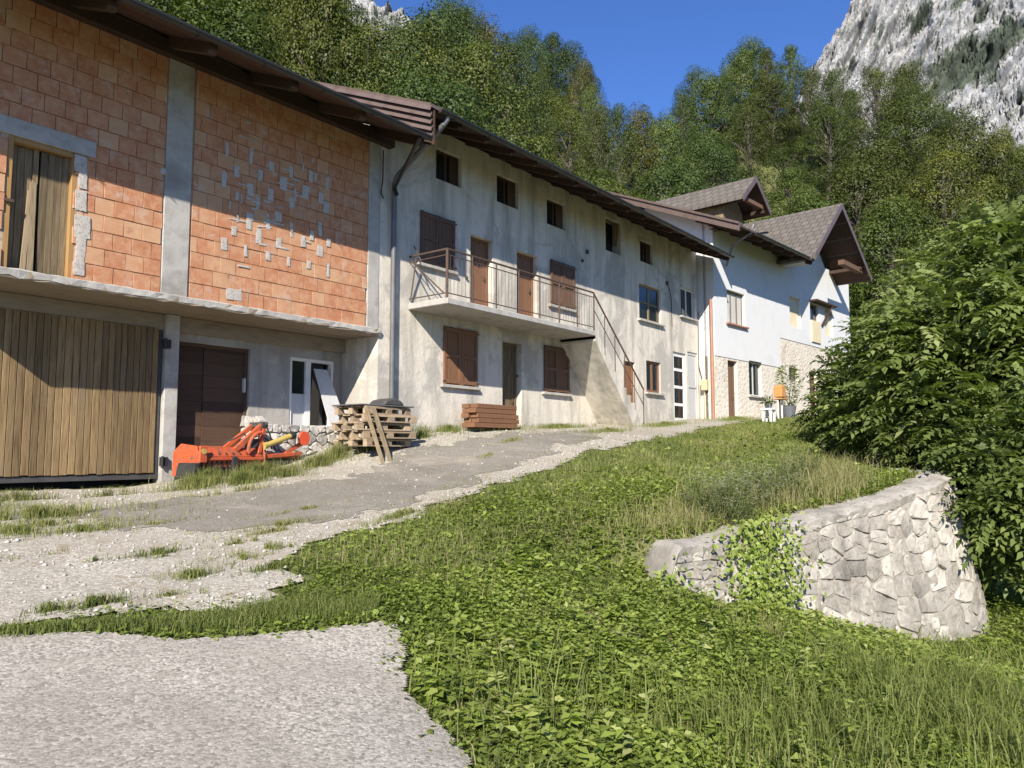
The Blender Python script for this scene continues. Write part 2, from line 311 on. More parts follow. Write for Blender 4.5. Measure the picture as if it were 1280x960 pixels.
# ---------------------------------------------------------------- terrain
UP = [(0,0,-1.62),(-3,-3,-1.7),(-3,4,-1.4),(3,-1,-1.72),(2.84,2.54,-1.57),(0.5,3,-1.5),(4.0,4.4,-1.38),(2.2,6.2,-1.2),(-1,8,-1.0),(4.4,6.6,-1.08),(6,7,-.92),(2.6,8.2,-.95),
      (6,9,-.74),(3.5,12.4,-.56),(6.4,12.4,-.56),(0,12.4,-.56),(7.2,11.6,-.43),(8.3,11.3,-.33),(10.2,10.0,-.20),(10.6,11.1,.16),(9.4,11.4,-.05),(11.5,11.2,.30),(13,11.4,.46),(16,11.4,.58),(19,11.4,.74),(25.4,11.2,1.08),(27,10.6,1.12),(36,10,1.5),
      (14.4,9.2,.28),(22.8,9.9,.86),(29,8.3,1.2),(9.2,4.4,-.62),(7.4,5.1,-.86),(5.9,5.0,-1.14),(14.3,4.5,-.22),(14.6,3.2,-.25),(11,6.5,-.32),(18,6.5,.25),(24,7,.75),
      (7.9,3.9,-1.02),(9.2,3.25,-.93),(12.9,2.0,-.42),(16,1.5,-.2),(20,3,.25),(26,0,.5),(40,8,1.6),(45,0,1.5),(45,13,2.0),(-3,13,-.5)]
LO = [(0,0,-1.62),(-3,-3,-1.7),(3,-1,-1.8),(2.84,2.54,-1.58),(4.0,4.4,-1.40),(5.9,4.8,-1.22),(5.2,2.4,-1.9),(6.9,3.6,-1.5),(8.0,3.2,-1.75),(9.2,2.6,-2.05),(11.5,1.9,-2.6),(13.4,1.5,-2.35),(10,0,-2.65),(6.5,0,-2.45),(5,-2,-2.5),(12,-4,-3.1),(20,-4,-3.2),(16,0,-2.8),(18,2,-2.2),(30,-6,-3),(45,-6,-2.5),(5.0,4.6,-1.25)]
def tps(pts, reg=.01):
    P = np.array(pts, float); n = len(P); d = np.linalg.norm(P[:, None, :2] - P[None, :, :2], axis=2)
    K = np.where(d > 0, d**2 * np.log(np.maximum(d, 1e-9)), 0) + np.eye(n) * reg * 10
    Q = np.concatenate([np.ones((n, 1)), P[:, :2]], 1); A = np.block([[K, Q], [Q.T, np.zeros((3, 3))]])
    w = np.linalg.solve(A, np.concatenate([P[:, 2], np.zeros(3)]))
    def f(x, y):
        x = np.clip(x, -4, 46); y = np.clip(y, -6, 14)
        d = np.sqrt((x[..., None] - P[:, 0])**2 + (y[..., None] - P[:, 1])**2); k = np.where(d > 0, d**2 * np.log(np.maximum(d, 1e-9)), 0)
        return k @ w[:n] + w[n] + w[n+1]*x + w[n+2]*y
    return f
fU = tps(UP); fL = tps(LO)
WALLP = np.array([(6.75, 4.16), (7.55, 3.95), (8.6, 3.62), (9.7, 3.2), (11.0, 2.62), (12.1, 2.17), (12.8, 2.02), (13.25, 2.3), (13.5, 2.85)])
EDGE = np.concatenate([np.array([(3.2, 2.6), (5.2, 3.9)]), WALLP, np.array([(16, 3.6), (22, 4.5), (34, 3.5), (50, 0)])])
def edge_sd(x, y):
    """signed distance to terrace edge, positive on the upper (house) side"""
    best = np.full(x.shape, 1e9); sg = np.ones(x.shape); tpos = np.zeros(x.shape)
    for i in range(len(EDGE) - 1):
        a = EDGE[i]; b = EDGE[i+1]; d = b - a; l2 = d @ d
        t = np.clip(((x - a[0])*d[0] + (y - a[1])*d[1]) / l2, 0, 1); dx = x - a[0] - t*d[0]; dy = y - a[1] - t*d[1]; dd = np.hypot(dx, dy)
        s = np.sign(d[0]*(y - a[1]) - d[1]*(x - a[0])); m = dd < best
        best = np.where(m, dd, best); sg = np.where(m, s, sg); tpos = np.where(m, i + t, tpos)
    return best * sg, tpos
def hill_s(x, y):
    a = y - 18.5; b = .85*(x - 56) + .3*(y - 5); k = 6.0
    return k * np.logaddexp(a / k, b / k)
def H(x, y):
    x = np.asarray(x, float); y = np.asarray(y, float)
    sd, tp = edge_sd(x, y); w = np.interp(tp, [0, 2.4, 3.2, 9.8, 11, 13], [2.5, 1.2, .16, .16, 1.5, 3.0])
    k = np.clip((sd - .02) / w + .12, 0, 1); k = k*k*(3 - 2*k)
    z = fL(x, y) + (fU(x, y) - fL(x, y)) * k
    s = np.maximum(hill_s(x, y) - 1.5, 0); cap = np.interp(np.arctan2(x*RH[0] + y*RH[1], np.maximum(x*FH[0] + y*FH[1], .1)), [.04, .11, .19, .25, .34, .50, .56, .62], [45, 29, 27, 40, 45, 25, 10, 8]); h = np.minimum(s, cap)
    h = h + .06*np.maximum(s - cap, 0)
    return z + h
def Hs(x, y): return float(H(np.array([x]), np.array([y]))[0])
def ground_at(px, py, fmax=60):
    d = ray(px, py); d = d / (d @ FH); f = np.linspace(2.0, fmax, 2000); z = H(d[0]*f, d[1]*f); below = np.nonzero(d[2]*f < z)[0]
    i = below[0] if len(below) else -1
    return np.array([d[0]*f[i], d[1]*f[i], z[i]])
def axis_grid(a, b, fine, c0, c1, grow=1.13):
    m = list(np.arange(c0, c1 + 1e-6, fine)); st = fine; x = c1
    while x < b: st *= grow; x += st; m.append(x)
    st = fine; x = c0; lo = []
    while x > a: st *= grow; x -= st; lo.append(x)
    return np.array(lo[::-1] + m)
gx = axis_grid(-900, 1500, .16, -1, 17); gy = axis_grid(-900, 1300, .16, -1.5, 13)
GX, GY = np.meshgrid(gx, gy, indexing='ij'); GZ = H(GX, GY)
fine = (np.abs(GX - 8) < 12) & (np.abs(GY - 6) < 9)
GZ = GZ + rng.normal(0, .006, GZ.shape) * fine
def grid_faces(n, m): i = np.arange((n-1)*(m-1)); r = i // (m-1); c = i % (m-1); a = r*m + c; return np.stack([a, a+m, a+m+1, a+1], 1)
me = fast_mesh('ground', np.stack([GX, GY, GZ], -1).reshape(-1, 3), grid_faces(len(gx), len(gy)), mat=M['ground'], smooth=True)
tag(link(bpy.data.objects.new('ground', me)), kind='structure')
def inpoly(x, y, poly):
    c = np.zeros(x.shape, bool); n = len(poly)
    for i in range(n):
        x0, y0 = poly[i]; x1, y1 = poly[(i+1) % n]
        m = ((y0 > y) != (y1 > y)); c ^= m & (x < (x1 - x0) * (y - y0) / ((y1 - y0) if y1 != y0 else 1e-9) + x0)
    return c
def wob(x, y, sc, seed):   # cheap smooth noise
    z = 0; a = 1.0
    for k in range(4): z = z + a*np.sin(x*sc*1.1 + 1.7*np.sin(y*sc*.9 + seed + k)) * np.sin(y*sc*1.2 + 1.3*np.sin(x*sc*.8 + seed*2 + k)); sc *= 2.1; a *= .55
    return z
def pxpoly(L): return [tuple(ground_at(*p)[:2]) if len(p) == 2 else (p[0], p[1]) for p in L]
PAD = pxpoly([(-60, 812), (0, 806), (120, 797), (230, 808), (330, 800), (420, 790), (480, 783), (500, 800), (512, 870), (545, 910), (580, 958)]) + [(2.4, 1.9), (1.4, 0), (1, -3), (-5, -3), (-5, 3)]
YARD = [(-4, 4.2)] + pxpoly([(-60, 806), (0, 795), (110, 782), (240, 775), (330, 760), (372, 728), (350, 702), (440, 668), (520, 645), (640, 603), (740, 568), (830, 548)]) + [(19, 8.6), (25, 9.4), (34, 9.2), (34, 11.2), (25.4, 11.45), (10.9, 11.45), (10.9, 12.4), (-4, 12.4)]
LANE = pxpoly([(95, 640), (240, 622), (420, 600), (470, 578), (540, 562)]) + [(13.5, 10.4), (16.5, 10.1)] + pxpoly([(740, 553), (650, 580), (575, 610), (500, 640), (350, 661), (240, 668), (130, 655)])
def draped(name, poly, mat, lift, cell, seed, wobble=.12):
    P = np.array(poly); x = np.arange(P[:, 0].min() - .4, P[:, 0].max() + .4, cell); y = np.arange(P[:, 1].min() - .4, P[:, 1].max() + .4, cell)
    X, Y = np.meshgrid(x, y, indexing='ij'); wx = wob(X, Y, 2.2, seed) * wobble; wy = wob(X, Y, 2.2, seed + 5) * wobble
    ins = inpoly(X + wx, Y + wy, poly); cellin = ins[:-1, :-1] & ins[1:, :-1] & ins[1:, 1:] & ins[:-1, 1:]
    Z = H(X, Y) + lift
    q = grid_faces(len(x), len(y))[cellin.ravel()]; used = np.unique(q); mp = np.full(X.size, -1); mp[used] = np.arange(len(used))
    V = np.stack([X, Y, Z], -1).reshape(-1, 3)[used]
    me = fast_mesh(name, V, mp[q], mat=mat, smooth=True); o = link(bpy.data.objects.new(name, me)); tag(o, kind='structure'); return o
draped('gravel_yard', YARD, M['gravel'], .022, .09, 1.3, .16)
draped('asphalt_lane', LANE, M['asphalt'], .027, .06, 4.1, .26)
draped('concrete_pad', PAD, M['pad'], .040, .025, 2.2, .05)

# ---------------------------------------------------------------- mountains (limestone cliffs beyond the wood)
def rockmat():
    t = NT('limestone_cliff'); co = t.coord((.01, .01, .01))
    at = t.n('ShaderNodeAttribute'); at.attribute_name = 'v'
    n = t.noise(2.4, 12, co, .74, .3); f = t.noise(13, 9, co, .72, .3); fi = t.noise(40, 6, co, .7)
    c = t.ramp(n, [(.30, (.25, .256, .272)), (.47, (.38, .383, .39)), (.60, (.48, .477, .467)), (.75, (.37, .366, .357))])
    c = t.mix(t.ramp(f, [(.50, (0, 0, 0)), (.60, (.75, .75, .75))]), c, (.155, .165, .185))  # dark streaks and small crag shadows mixed into the rock colour
    c = t.mix(t.ramp(fi, [(.54, (0, 0, 0)), (.60, (.7, .7, .7))]), c, (.115, .12, .135))
    g = t.math('ADD', at.outputs['Fac'], t.math('MULTIPLY', t.math('SUBTRACT', f, .5), .9))
    c = t.mix(t.ramp(g, [(.34, (0, 0, 0)), (.52, (.92, .92, .92))]), c, t.ramp(fi, [(.35, (.045, .062, .045)), (.65, (.095, .115, .08))]))
    h = t.math('ADD', n, t.math('ADD', f, t.math('MULTIPLY', fi, .5)))
    return t.done(t.bsdf(c, .95, t.bump(h, .8, 5), 0, .1))
M['rock'] = rockmat()
def facets(q, k):
    d, p = mnoise.voronoi(q); g = mnoise.cell_vector(p[0]*5.7 + Vector((k, 2*k, 3*k))); return (q - p[0]).dot(g)*1.5 + g.x*.35
def mountain(name, prof, R0, seed, px0, px1, na, nv, depth=230, rough=1.0, veg=True):
    pxs = np.linspace(px0, px1, na); V = []; A_ = []
    for a in pxs:
        top = np.interp(a, [p[0] for p in prof], [p[1] for p in prof]) + 9*mnoise.fractal(Vector((a*.05, seed, 0)), .6, 2.1, 5); d = ray(a, top); d = d / (d @ FH); d0 = ray(a, np.interp(a, [p[0] for p in prof], [p[1] for p in prof])); d0 = d0 / (d0 @ FH)
        for j in range(nv + 6):
            v = j / (nv - 1)
            if v <= 1:
                Y_ = v*775; al = a*.6 + Y_*.8; ac = a*.8 - Y_*.6                     # beds dip steeply to the left
                n = mnoise.fractal(Vector((al*.006, ac*.016, seed)), .9, 2.0, 6); rg = abs(mnoise.fractal(Vector((al*.010, ac*.040, seed + 4)), .9, 2.1, 6)); f2 = mnoise.fractal(Vector((al*.05, ac*.11, seed + 7)), .8, 2.1, 5)
                rr = R0 + depth * v**1.1 + rough * (n*30 + rg*48 + f2*8 + 5*facets(Vector((al*.03, ac*.07, seed)), 2))
                zt = d0[2] * (R0 + depth); z = -20 + (zt + 20) * v + n*4*(v > .02)
                ip = proj(np.array([d[0]*rr, d[1]*rr, z])); band = math.exp(-(((ip[1] - 98) + (ip[0] - 1150)*.50 + 14*n)/26.0)**2)*min(1, max(0, (ip[0] - 1105)/60)) if veg else 0
                A_.append(band*.75 + .55*mnoise.fractal(Vector((al*.02, ac*.03, seed + 12)), .8, 2.1, 6) + .12)
            else:
                A_.append(0.0); w = (j - nv + 1) / 6.0; rr = R0 + depth + w * 420; z = zt - w * 130
            V.append((d[0] * rr, d[1] * rr, z))
    me = fast_mesh(name, np.array(V), grid_faces(na, nv + 6), val=A_, mat=M['rock'], smooth=False)
    return tag(link(bpy.data.objects.new(name, me)), kind='structure')
mountain('mountain', [(960, 190), (1000, 105), (1012, 84), (1036, 52), (1056, 22), (1078, -8), (1120, -70), (1200, -150), (1300, -180), (1380, -120), (1440, 0)], 760, 3.3, 940, 1440, 330, 250)
mountain('mountain_peak', [(150, 60), (300, -40), (400, -75), (440, -30), (470, -4), (492, 3), (505, 8), (519, 34), (560, 95)], 900, 8.1, 140, 570, 200, 120, 160, 1.0, False)

# ---------------------------------------------------------------- stone retaining wall at the terrace edge
wall = thing('retaining_wall', (10.5, 2.7, -2.3), 'curved dry stone retaining wall holding up the grassy terrace at right', 'wall')
seg = np.linalg.norm(np.diff(WALLP, axis=0), axis=1); cum = np.concatenate([[0], np.cumsum(seg)]); WL = cum[-1]
_sm = np.linspace(0, WL, 120); _wx = np.interp(_sm, cum, WALLP[:, 0]); _wy = np.interp(_sm, cum, WALLP[:, 1])
for _ in range(6): _wx[1:-1] = (_wx[:-2] + 2*_wx[1:-1] + _wx[2:]) / 4; _wy[1:-1] = (_wy[:-2] + 2*_wy[1:-1] + _wy[2:]) / 4
def wp(s):
    x = np.interp(s, _sm, _wx); y = np.interp(s, _sm, _wy); e = .06
    tx = np.interp(min(s + e, WL), _sm, _wx) - np.interp(max(s - e, 0), _sm, _wx); ty = np.interp(min(s + e, WL), _sm, _wy) - np.interp(max(s - e, 0), _sm, _wy)
    l = math.hypot(tx, ty); return x, y, ty / l, -tx / l            # outward normal to the lower side
def wtop(s): return np.interp(s, [0, .75, .95, 1.6, 2.2, 3.0, 4.8, 6.2, WL], [-1.75, -1.35, -1.02, -1.0, -.92, -.86, -.62, -.36, -.30])
def wbase(s):
    x, y, nx, ny = wp(s); return Hs(x + nx*.6, y + ny*.6) - .35
BAT = .17
def wpt(s, z, out): x, y, nx, ny = wp(s); o = out + .16 + BAT * (wtop(s) - z); return (x + nx*o, y + ny*o, z)
def clip(poly, px, py, qx, qy):        # keep the side nearer to p than q
    mx, my = (px+qx)/2, (py+qy)/2; nx, ny = qx-px, qy-py; out = []
    for i in range(len(poly)):
        a = poly[i]; b = poly[(i+1) % len(poly)]; da = (a[0]-mx)*nx + (a[1]-my)*ny; db = (b[0]-mx)*nx + (b[1]-my)*ny
        if da <= 0: out.append(a)
        if da*db < 0: t = da/(da-db); out.append((a[0]+(b[0]-a[0])*t, a[1]+(b[1]-a[1])*t))
    return out
def stones(parent, L, hgt, cw, ch, place, mat, name='stone', prot=(.02, .07), gap=.012, seed=1):
    """irregular coursed stones: a jittered lattice cut into cells; place(s, h, out) -> point"""
    r = random.Random(seed); sites = []; row = 0; h = 0
    while h < hgt + ch:
        cc = ch * r.uniform(.8, 1.3); s = -cw + r.uniform(0, cw)
        while s < L + cw:
            w = cw * r.choice((.55, .7, .9, 1.1, 1.4, 1.8)); sites.append((s + w/2, h + cc/2 + r.uniform(-.16, .16)*ch)); s += w
        h += cc; row += 1
    for i, (a, b) in enumerate(sites):
        if not (-.05 < a < L + .05 and b < hgt + .05): continue
        poly = [(a-1, b-1), (a+1, b-1), (a+1, b+1), (a-1, b+1)]
        for j, (c, d) in enumerate(sites):
            if j != i and abs(c-a) < 1.6 and abs(d-b) < 1.4: poly = clip(poly, a, b, c, d)
        poly = [(min(max(x, 0), L), min(max(y, 0), hgt)) for x, y in poly]
        if len(poly) < 3: continue
        cx = sum(p[0] for p in poly)/len(poly); cy = sum(p[1] for p in poly)/len(poly)
        pr = r.uniform(*prot); rings = []
        pp = []
        for k in range(len(poly)):                              # add midpoints, chip corners
            x0, y0 = poly[k]; x1, y1 = poly[(k+1) % len(poly)]
            if math.hypot(x1-x0, y1-y0) < .03: continue
            pp.append((x0 + (cx-x0)*.06, y0 + (cy-y0)*.06)); pp.append(((x0+x1)/2 + r.uniform(-.012, .012), (y0+y1)/2 + r.uniform(-.012, .012)))
        if len(pp) < 4: continue
        for fac, off in ((1, -.10), (1, pr*.5), (.90, pr*.95)):
            ring = []
            for x, y in pp:
                d = max(math.hypot(x-cx, y-cy), 1e-3); f = max(fac - gap/d, .3); ring.append(place(cx + (x-cx)*f, cy + (y-cy)*f, off + (r.uniform(-.012, .012) if off > 0 else 0)))
            rings.append(ring)
        n = len(pp); mb = MB(); V = rings[0] + rings[1] + rings[2] + [place(cx, cy, pr + r.uniform(-.01, .015))]
        mb.add(V, [(k, (k+1) % n, n+(k+1) % n, n+k) for k in range(n)] + [(n+k, n+(k+1) % n, 2*n+(k+1) % n, 2*n+k) for k in range(n)] + [(2*n+k, 2*n+(k+1) % n, 3*n) for k in range(n)])
        mb.build(name, mat, parent)
def wplace(s, h, out): b = wbase(min(s, 7.6)); t = wtop(s) - .06; b = min(b, t - .3); return wpt(s, b + (t - b) * h / 2.4, out)
stones(wall, WL, 2.4, .31, .215, wplace, M['stone'], seed=5, prot=(.006, .045), gap=.010)
mb = MB(); N_ = 150; NV = 44
Vc = []
for i in range(N_ + 1):
    s = WL*i/N_; t_ = wtop(s) - .04; b_ = min(wbase(s), t_ - .3)
    for j in range(NV + 1):
        z = b_ + (t_ - b_)*j/NV; Vc.append(wpt(s, z, +.006 + .030*mnoise.fractal(Vector((s*5, z*5, 2)), .8, 2, 4)))
mb.add(Vc, [(i*(NV+1)+j, (i+1)*(NV+1)+j, (i+1)*(NV+1)+j+1, i*(NV+1)+j+1) for i in range(N_) for j in range(NV)])
mb.build('mortar_core', M['wallmortar'], wall, smooth=True)
mb = MB(); V = []; nn = 100                     # rough cement capping
for i in range(nn):
    s = WL*i/(nn-1); x, y, nx, ny = wp(s); z = wtop(s)
    for j, (o, dz) in enumerate(((.20, -.13), (.21, -.03), (.15, .0), (0, .02), (-.22, .015), (-.30, -.2))):
        o = o if 0 < i < nn-1 else o*.6
        V.append((x + nx*(o + random.gauss(0, .012)), y + ny*(o + random.gauss(0, .012)), z + dz + random.gauss(0, .010) + .03*mnoise.noise(Vector((s*3, j, 1)))))
mb.add(V, [(i*6+j, i*6+j+1, i*6+j+7, i*6+j+6) for i in range(nn-1) for j in range(5)]); mb.build('capping', M['stone'], wall, smooth=True)
# ---------------------------------------------------------------- building helpers
def on_plane(px, py, ly, fr=None):
    """pixel -> (u, z) on the plane y = ly of a building frame"""
    if fr is None: p = onY(px, py, ly); return p[0], p[2]
    inv = fr.inverted(); o = inv @ Vector((0, 0, 0)); d = inv.to_3x3() @ Vector(ray(px, py)); t = (ly - o.y) / d.y; p = o + d*t; return p.x, p.z
def rect(l, r, t, b, ly, fr=None):
    cx = (l+r)/2; cy = (t+b)/2; return (on_plane(l, cy, ly, fr)[0], on_plane(r, cy, ly, fr)[0], on_plane(cx, b, ly, fr)[1], on_plane(cx, t, ly, fr)[1])
def wall_holes(mb, u0, u1, z0, z1, holes, y, depth):
    us = sorted({u0, u1, *[h[0] for h in holes], *[h[1] for h in holes]}); zs = sorted({z0, z1, *[h[2] for h in holes], *[h[3] for h in holes]})
    us = [u for u in us if u0 <= u <= u1]; zs = [z for z in zs if z0 <= z <= z1]
    for a, b in zip(us, us[1:]):
        for c, d in zip(zs, zs[1:]):
            m = ((a+b)/2, (c+d)/2)
            if any(h[0] < m[0] < h[1] and h[2] < m[1] < h[3] for h in holes): continue
            mb.quad((a, y, c), (b, y, c), (b, y, d), (a, y, d))
    for a, b, c, d in holes:
        mb.quad((a, y, c), (a, y+depth, c), (a, y+depth, d), (a, y, d)); mb.quad((b, y, c), (b, y, d), (b, y+depth, d), (b, y+depth, c))
        mb.quad((a, y, d), (a, y+depth, d), (b, y+depth, d), (b, y, d)); mb.quad((a, y, c), (b, y, c), (b, y+depth, c), (a, y+depth, c))
    return mb
def window(root, h, y, fr=None, frame='whiteframe', fw=.06, mull=1, bars=0, pane='glass', sill=None, depth=.14, label=None):
    a, b, c, d = h; yy = y + depth; mb = MB(fr)
    mb.box(a, a+fw, yy-.05, yy, c, d).box(b-fw, b, yy-.05, yy, c, d).box(a+fw, b-fw, yy-.05, yy, d-fw, d).box(a+fw, b-fw, yy-.05, yy, c, c+fw)
    n = mull + 1; xs = [a + (b-a)*i/n for i in range(n+1)]
    for x in xs[1:-1]: mb.box(x-fw*.6, x+fw*.6, yy-.052, yy-.002, c+fw, d-fw)
    w = mb.build('window', M[frame], root)
    if label: w['label'] = label
    zz = [c + (d-c)*i/(bars+1) for i in range(bars+2)]
    for x0, x1 in zip(xs, xs[1:]):
        for z0, z1 in zip(zz, zz[1:]): MB(fr).box(x0+.01, x1-.01, yy-.03, yy-.02, z0+.01, z1-.01).build('pane', M[pane], w)
    if bars:
        m2 = MB(fr)
        for z in zz[1:-1]: m2.box(a+fw, b-fw, yy-.054, yy-.004, z-fw*.35, z+fw*.35)
        m2.build('glazing_bar', M[frame], w)
    if sill: MB(fr).box(a-.12, b+.12, y-.10, y+depth, c-.07, c-.004).build('sill', M[sill], w, bevel=.008)
    return w
def shutters(root, h, y, fr=None, mat='shutter', out=.05, sill=None, n=2, vertical=True, label=None):
    a, b, c, d = h
    for i in range(n):
        x0 = a + (b-a)*i/n + .006; x1 = a + (b-a)*(i+1)/n - .006; k = max(3, int((x1-x0)/.11)); mb = MB(fr)
        for j in range(k): mb.box(x0+(x1-x0)*j/k+.003, x0+(x1-x0)*(j+1)/k-.003, y-out+.012, y-out+.035, c, d)
        s = mb.build('shutter', M[mat], root)
        if label: s['label'] = label
        m2 = MB(fr)
        for z in (c+.03, (c+d)/2-.04, d-.11): m2.box(x0+.005, x1-.005, y-out-.012, y-out+.0115, z, z+.08)
        m2.box(x0, x0+.07, y-out-.010, y-out+.0112, c, d); m2.box(x1-.07, x1, y-out-.010, y-out+.0112, c, d)
        m2.build('batten', M[mat], s); 
        m3 = MB(fr)
        for z in (c+.07, d-.07): xx = x0 if i == 0 else x1; m3.box(xx-.05, xx+.05, y-out-.02, y-out-.0125, z-.015, z+.015)
        m3.build('hinge', M['iron'], s)
    if sill: MB(fr).box(a-.08, b+.08, y-.09, y+.05, c-.075, c-.006).build('sill', M[sill], root, bevel=.008)
def door(root, h, y, fr=None, mat='lattewood', depth=.16, fw=.07, planks=5, frame=None):
    a, b, c, d = h; yy = y + depth; mb = MB(fr)
    mb.box(a, a+fw, yy-.06, yy, c, d).box(b-fw, b, yy-.06, yy, c, d).box(a+fw, b-fw, yy-.06, yy, d-fw, d)
    D = mb.build('door', M[frame or mat], root)
    for i in range(planks):
        x0 = a+fw + (b-a-2*fw)*i/planks; x1 = a+fw + (b-a-2*fw)*(i+1)/planks
        MB(fr).box(x0+.003, x1-.003, yy-.03, yy-.005, c, d-fw).build('plank', M[mat], D)
    MB(fr).box(b-fw-.10, b-fw-.07, yy-.075, yy-.03, c+.95, c+1.07).build('handle', M['iron'], D)
    return D
SL = .43                                                       # roof slope
def eave_roof(root, x0, x1, ye, ze, yr, fr=None, th=.07, cov='sheet', spacing=.8, wall_y=None, gut='gutter', gl=None, rafter=(.10, .14), ny=6, purlin=True):
    """lean of a roof from the eave (ye, ze = underside of cladding) to its ridge yr, and the far slope"""
    zr = ze + SL*(yr-ye); yb = yr + (yr-ye)*.9
    P = [(x0, ye-.06, ze-.02), (x0, yr, zr), (x0, yb, zr-SL*(yb-yr)), (x0, yb, zr-SL*(yb-yr)+th), (x0, yr, zr+th), (x0, ye-.06, ze-.02+th)]
    rf = MB(fr).prism(P, (x1-x0, 0, 0)).build('roof', M[cov], root)
    wy = wall_y if wall_y is not None else ye + 1.4
    # deck boards under the overhang
    for i in range(ny):
        a = ye + (wy+.05-ye)*i/ny + .004; b = ye + (wy+.05-ye)*(i+1)/ny - .004
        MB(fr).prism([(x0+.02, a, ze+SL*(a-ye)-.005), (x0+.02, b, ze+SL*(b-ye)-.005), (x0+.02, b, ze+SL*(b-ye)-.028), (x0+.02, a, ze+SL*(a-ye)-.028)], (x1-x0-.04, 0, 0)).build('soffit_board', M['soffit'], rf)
    n = int((x1-x0-.2)/spacing); rm = None
    for i in range(n+1):
        x = x0+.12 + (x1-x0-.24)*i/n
        w, hh = rafter; e = ye+.04
        poly = [(x-w/2, e, ze+SL*(e-ye)-.030), (x-w/2, wy+.4, ze+SL*(wy+.4-ye)-.030), (x-w/2, wy+.4, ze+SL*(wy+.4-ye)-.03-hh*1.1), (x-w/2, e+.06, ze+SL*(e+.06-ye)-.03-hh), (x-w/2, e, ze+SL*(e-ye)-.03-hh*.6)]
        MB(fr).prism(poly, (w, 0, 0)).build('rafter', M['rafter'], rf)
    # half-round gutter
    gx0, gx1 = gl or (x0, x1); gr = .075; mb = MB(fr); V = []; n = 9
    for x in (gx0, gx1):
        for rr in (gr, gr-.008):
            for k in range(n): t = math.pi + math.pi*k/(n-1); V.append((x, ye-.08 + rr*math.cos(t), ze+.01 + rr*math.sin(t)))
    f = []
    for k in range(n-1): f += [(k, k+1, 2*n+k+1, 2*n+k), (n+k+1, n+k, 3*n+k, 3*n+k+1)]
    f += [tuple(range(n)), tuple(range(2*n, 3*n)), (0, n, 3*n, 2*n), (n-1, 2*n-1, 4*n-1, 3*n-1)]
    g = mb.add(V, f).build('gutter', M[gut], rf)
    for i in range(int((gx1-gx0)/1.1)): x = gx0+.4+1.1*i; MB(fr).box(x-.012, x+.012, ye-.16, ye+.02, ze-.072, ze-.066).build('gutter_bracket', M[gut], g)
    return rf, zr, yb

# ================================================================ brick barn
Y1 = 11.5; YL = 12.60
ZS = 2.42; ZSB = 2.29; ZT = 6.22
B1 = thing('brick_barn', (6.5, 13, -.56), 'unplastered orange hollow-brick barn with a large plank garage door, nearest building at left', 'barn')
px0 = onY(203, 300, Y1)[0]; px1 = onY(236, 300, Y1)[0]; pe0 = onY(460, 300, Y1)[0]; pe1 = onY(474, 300, Y1)[0]
X0 = 2.9; XE = pe1
MB().box(px0, px1, Y1-.015, Y1+.2, ZS+.002, ZT+.1).build('concrete_post', M['concrete'], B1, bevel=.008)
MB().box(pe0, pe1, Y1-.012, Y1+.2, ZSB-.001, ZT+.1).build('concrete_post', M['concrete'], B1, bevel=.008)
DR = rect(8, 95, 178, 349, Y1); DR = (DR[0]-.02, DR[1], ZS, on_plane(52, 179, Y1)[1])
MB().box(X0, DR[0], Y1+.02, Y1+.24, ZS+.001, ZT+.25).box(DR[1], XE, Y1+.02, Y1+.24, ZS+.001, ZT+.25).box(DR[0], DR[1], Y1+.02, Y1+.24, DR[3], ZT+.25).build('mortar_backing', M['mortar'], B1)
LT = (DR[0]-.35, on_plane(121, 170, Y1)[0], DR[3], DR[3]+.24)
bme = []
for k in range(4):
    mb = MB().box(-.5, .5, 0, .1, -.5, .5); me = bpy.data.meshes.new('brick'); me.from_pydata([(p[0] + random.uniform(-.006, .006), p[1] + (random.uniform(0, .006) if p[1] < .05 else 0), p[2] + random.uniform(-.010, .010)) for p in mb.v], [], mb.f)
    bm = bmesh.new(); bm.from_mesh(me); bmesh.ops.recalc_face_normals(bm, faces=bm.faces); bmesh.ops.bevel(bm, geom=[e for e in bm.edges if all(v.co.y < .05 for v in e.verts)], offset=.012, segments=1, affect='EDGES'); bm.to_mesh(me); bm.free(); me.materials.append(M['brick']); bme.append(me)
CH = (ZT - ZS) / 15.0; BW = .288
def bricks(xa, xb, seed):
    r = random.Random(seed); out = MB()
    for i in range(15):
        z = ZS + CH*(i+.5); x = xa - (BW*.5 if i % 2 else 0) - r.uniform(0, .06)
        while x < xb:
            w = BW * r.uniform(.93, 1.06); a = max(x, xa+.004); b = min(x+w, xb-.004); x += w
            cx = (a+b)/2
            if b - a < .05: continue
            if DR[0]-.02 < cx < DR[1]+.05 and z < DR[3]: 
                if b < DR[1]+.02: continue
                a = max(a, DR[1]+.02)
            if LT[0] < cx < LT[1] and LT[2]-.04 < z < LT[3]+.04: continue
            if a < DR[0] < b and z < DR[3]: b = DR[0]-.01
            if b - a < .05: continue
            o = inst('brick', r.choice(bme), ((a+b)/2, Y1 - r.uniform(0, .009), z + r.uniform(-.003, .003)), B1, sc=(b-a-.005, 1, CH-.006))
bricks(3.15, px0-.004, 3); bricks(px1+.03, pe0-.004, 4)
MB().box(X0, 3.14, Y1, Y1+.15, ZS+.003, ZT).build('brickwork_end', M['brick'], B1)
MB().box(*LT[:2], Y1-.014, Y1+.1, LT[2]+.002, LT[3]).build('lintel', M['concrete'], B1, bevel=.006)
pm = []
